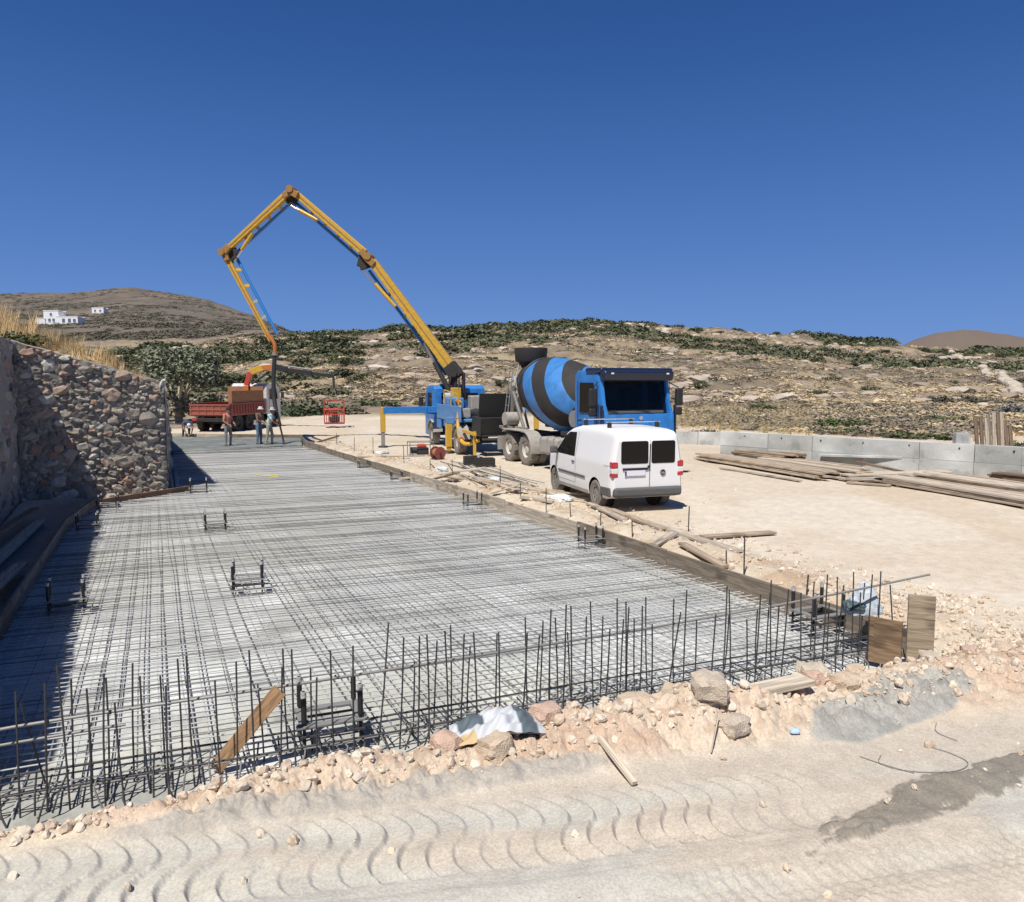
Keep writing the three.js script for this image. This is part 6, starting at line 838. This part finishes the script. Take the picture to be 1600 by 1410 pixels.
{ // low scrub, dry grass and stones of the hillside: uncountable
  const tuft = (() => { const p = []; for (let k = 0; k < 30; k++) { const a = k * 2.4, e = Math.sqrt(rnd()), x = Math.cos(a) * e * .55, z = Math.sin(a) * e * .55, y = .62 * Math.sqrt(Math.max(.02, 1 - e * e)) * rr(.45, 1), s = rr(.08, .2), q = rr(0, 6.28), c = Math.cos(q) * s, n = Math.sin(q) * s; p.push(x - c, y - s * .5, z - n, x + c, y - s * .3, z + n, x + n * .4, y + s * rr(.5, 1.1), z - c * .4); } const g = new THREE.BufferGeometry(); g.setAttribute('position', new THREE.Float32BufferAttribute(p, 3)); g.computeVertexNormals(); return g; })();
  const field = (name, label, cat, geo, N, place, cols) => { const im = new THREE.InstancedMesh(geo, leafMat(1, 1, 1), N), mt = new THREE.Matrix4(), q = new THREE.Quaternion(); im.name = numbered(name); im.userData = { kind: 'stuff', label, category: cat }; im.castShadow = im.receiveShadow = true; let k = 0, tries = 0; while (k < N && tries++ < N * 6) { const p = place(); if (!p) continue; const [x, d, sx, sy] = p; q.setFromEuler(new THREE.Euler(0, rr(0, 6.28), 0)); mt.compose(W(x, d, gy(x, d) - .03 * sy), q, V(sx, sy, sx)); im.setMatrixAt(k, mt); const c = pick(cols), v = rr(.75, 1.2); im.setColorAt(k, new THREE.Color().setRGB(c[0] * v, c[1] * v, c[2] * v)); k++; } im.count = k; scene.add(im); };
  const hill = (bandy) => () => { const px = rr(-120, 1720), lowR = px > 1075 && rnd() < .35, d = lowR ? rr(39, 72) : 66 * Math.pow(3.6, rnd() ** .85), x = hx(px, d); if (d < 80 && px > 470 && px < 1060) return null; if (lowR && d < 1.25 * (48 - x * .9)) return null; const f = fbm(x * .05 + bandy * 31, d * .14, 4); if (f < .47) return null; const s = rr(.35, 1.1) * (1 + d / 260); return [x, d, s * 1.15, s * .38]; };
  field('scrub', 'low grey-brown scrub covering the hillside terraces', 'scrub', tuft, 15000, hill(0), [[.24, .195, .15], [.19, .16, .13], [.28, .23, .165], [.17, .17, .115], [.31, .255, .19]]);
  field('dry_grass', 'dry straw-coloured grass on the hillside terraces', 'grass', tuft, 11000, hill(1), [[.56, .44, .27], [.50, .39, .235], [.60, .49, .33], [.42, .335, .22]]);
  field('green_scrub', 'dark green low scrub on the upper hill and left slope', 'scrub', tuft, 4500, () => { const px = rr(-120, 1720); const d = px < 520 ? 75 * Math.pow(3.15, rnd()) : 236 - 80 * rnd() ** 2; const x = hx(px, d); if (fbm(x * .04 + 77, d * .1, 4) < .5) return null; const s = rr(.6, 1.8) * (1 + d / 300); return [x, d, s * 1.3, s * .8]; }, [[.095, .11, .052], [.13, .14, .075], [.085, .095, .05], [.16, .16, .095]]);
  field('mountain_scrub', 'dark scrub dotting the left mountain', 'scrub', tuft, 5500, () => { const px = rr(-150, 470), d = 240 * Math.pow(3.7, rnd()); const x = hx(px, d); if (fbm(x * .02 + 7, d * .02, 3) < .46) return null; const s = rr(1.2, 3.4); return [x, d, s * 1.3, s * .55]; }, [[.12, .115, .08], [.16, .145, .11], [.11, .105, .075]]);
  const blade = (() => { const p = []; for (let k = 0; k < 14; k++) { const a = rr(0, 6.28), r = rr(.02, .2), x = Math.cos(a) * r, z = Math.sin(a) * r, h = rr(.5, 1), lx = rr(-.25, .35), lz = rr(-.2, .2); p.push(x - .012, 0, z, x + .012, 0, z, x + lx, h, z + lz); } const g = new THREE.BufferGeometry(); g.setAttribute('position', new THREE.Float32BufferAttribute(p, 3)); g.computeVertexNormals(); return g; })();
  field('bank_grass', 'golden dry grass on the bank above the stone wall', 'grass', blade, 6500, () => { const x = rr(-24, -9), d = rr(12, 34); if (!inPoly(behindWall, x, d) || wallNear(x, d)[0] < .35) return null; const s = rr(.3, .62); return [x, d, s * 1.3, s]; }, [[.64, .47, .24], [.57, .40, .19], [.68, .54, .31], [.48, .34, .17]]);
  field('field_grass', 'dry grass and weeds behind the concrete wall', 'grass', blade, 1700, () => { const px = rnd() < .75 ? rr(1050, 1270) : rr(1050, 1640), d = rr(34, 78), x = hx(px, d); if (d < 1.18 * (48 - x * .9)) return null; const s = rr(.25, .6); return [x, d, s * 1.6, s]; }, [[.62, .46, .22], [.54, .41, .21], [.36, .31, .16], [.58, .45, .25]]);
  const rg = rockGeo(1, .6, .9, .35, 9, 1);
  field('hill_rocks', 'pale limestone rocks scattered over the hillside', 'rocks', rg, 2200, () => { const px = rr(-60, 1680), u = rnd(), d = u < .6 ? 232 - 60 * rnd() : rr(80, 180), x = hx(px, d); if (fbm(x * .08 + 50, d * .12, 4) < .52) return null; const s = .25 + 1.3 * rnd() ** 3; return [x, d, s, s * .8]; }, [[.44, .375, .30], [.40, .33, .26], [.47, .41, .34], [.36, .29, .22]]);
}
{ // pale dry-stone field wall climbing the right hillside, white houses on the mountain
  const ws = thing('field_wall', 'pale dry-stone wall running down the right hillside', 'wall'), pts = [[1478, 215], [1500, 190], [1520, 160], [1545, 138], [1565, 122], [1580, 108], [1588, 96]], gs = []; ws.userData.kind = 'thing'; const mat = mk(.46, .405, .33, { roughness: 1 });
  for (let i = 0; i < pts.length - 1; i++) for (let k = 0; k < 16; k++) { const f = k / 16, d = lerp(pts[i][1], pts[i + 1][1], f), x = hx(lerp(pts[i][0], pts[i + 1][0], f), d) + rr(-.3, .3), s = rr(.5, .95), g = rockGeo(s, s * .8, s, .3, i * 16 + k, 1); g.translate(x, gy(x, d) + .3, -d); gs.push(g); }
  obj('rubble_course', gs, mat, ws).userData.kind = 'stuff';
  const white = mk(.82, .82, .82), shade = mk(.10, .14, .2);
  const house = (label, px, d, blocks, wins) => { const x = hx(px, d), t = thing('white_house', label, 'house', W(x, d, gy(x, d) - 1)); blocks.forEach(([w, h, l, bx0, z]) => { const wl = obj('wall', bx(w, h, l, bx0, h / 2, z, .1), white, t); obj('roof_parapet', [bx(w + .3, .4, .3, bx0, h + .1, z + l / 2), bx(w + .3, .4, .3, bx0, h + .1, z - l / 2)], white, wl); }); wins.forEach(([wx, wy, wz, w, h]) => { const f = obj('window', bx(w, h, .2, wx, wy, wz), shade, t); obj('window_sill', bx(w + .3, .15, .4, wx, wy - h / 2, wz), white, f); }); return t; };
  house('whitewashed house with a stepped block on the left mountain slope', 104, 470, [[9, 8.5, 8, -4, 0], [13, 5, 8, 6, 1], [5, 4, 7, -10, 1]], [[-5, 3, 4.05, 1.4, 1.8], [-2.5, 3, 4.05, 1.4, 1.8], [-4, 6.4, 4.05, 1.3, 1.5], [4, 2.6, 5.05, 1.6, 2.4], [7.5, 2.6, 5.05, 1.6, 2.4], [10.5, 2.6, 5.05, 1.6, 2]]);
  house('small white cube house higher on the left mountain', 164, 600, [[9, 4.6, 7, 0, 0]], [[-2, 2.4, 3.55, 1.3, 1.6], [2, 2.4, 3.55, 1.3, 1.6]]);
}

renderer.render(scene, camera);
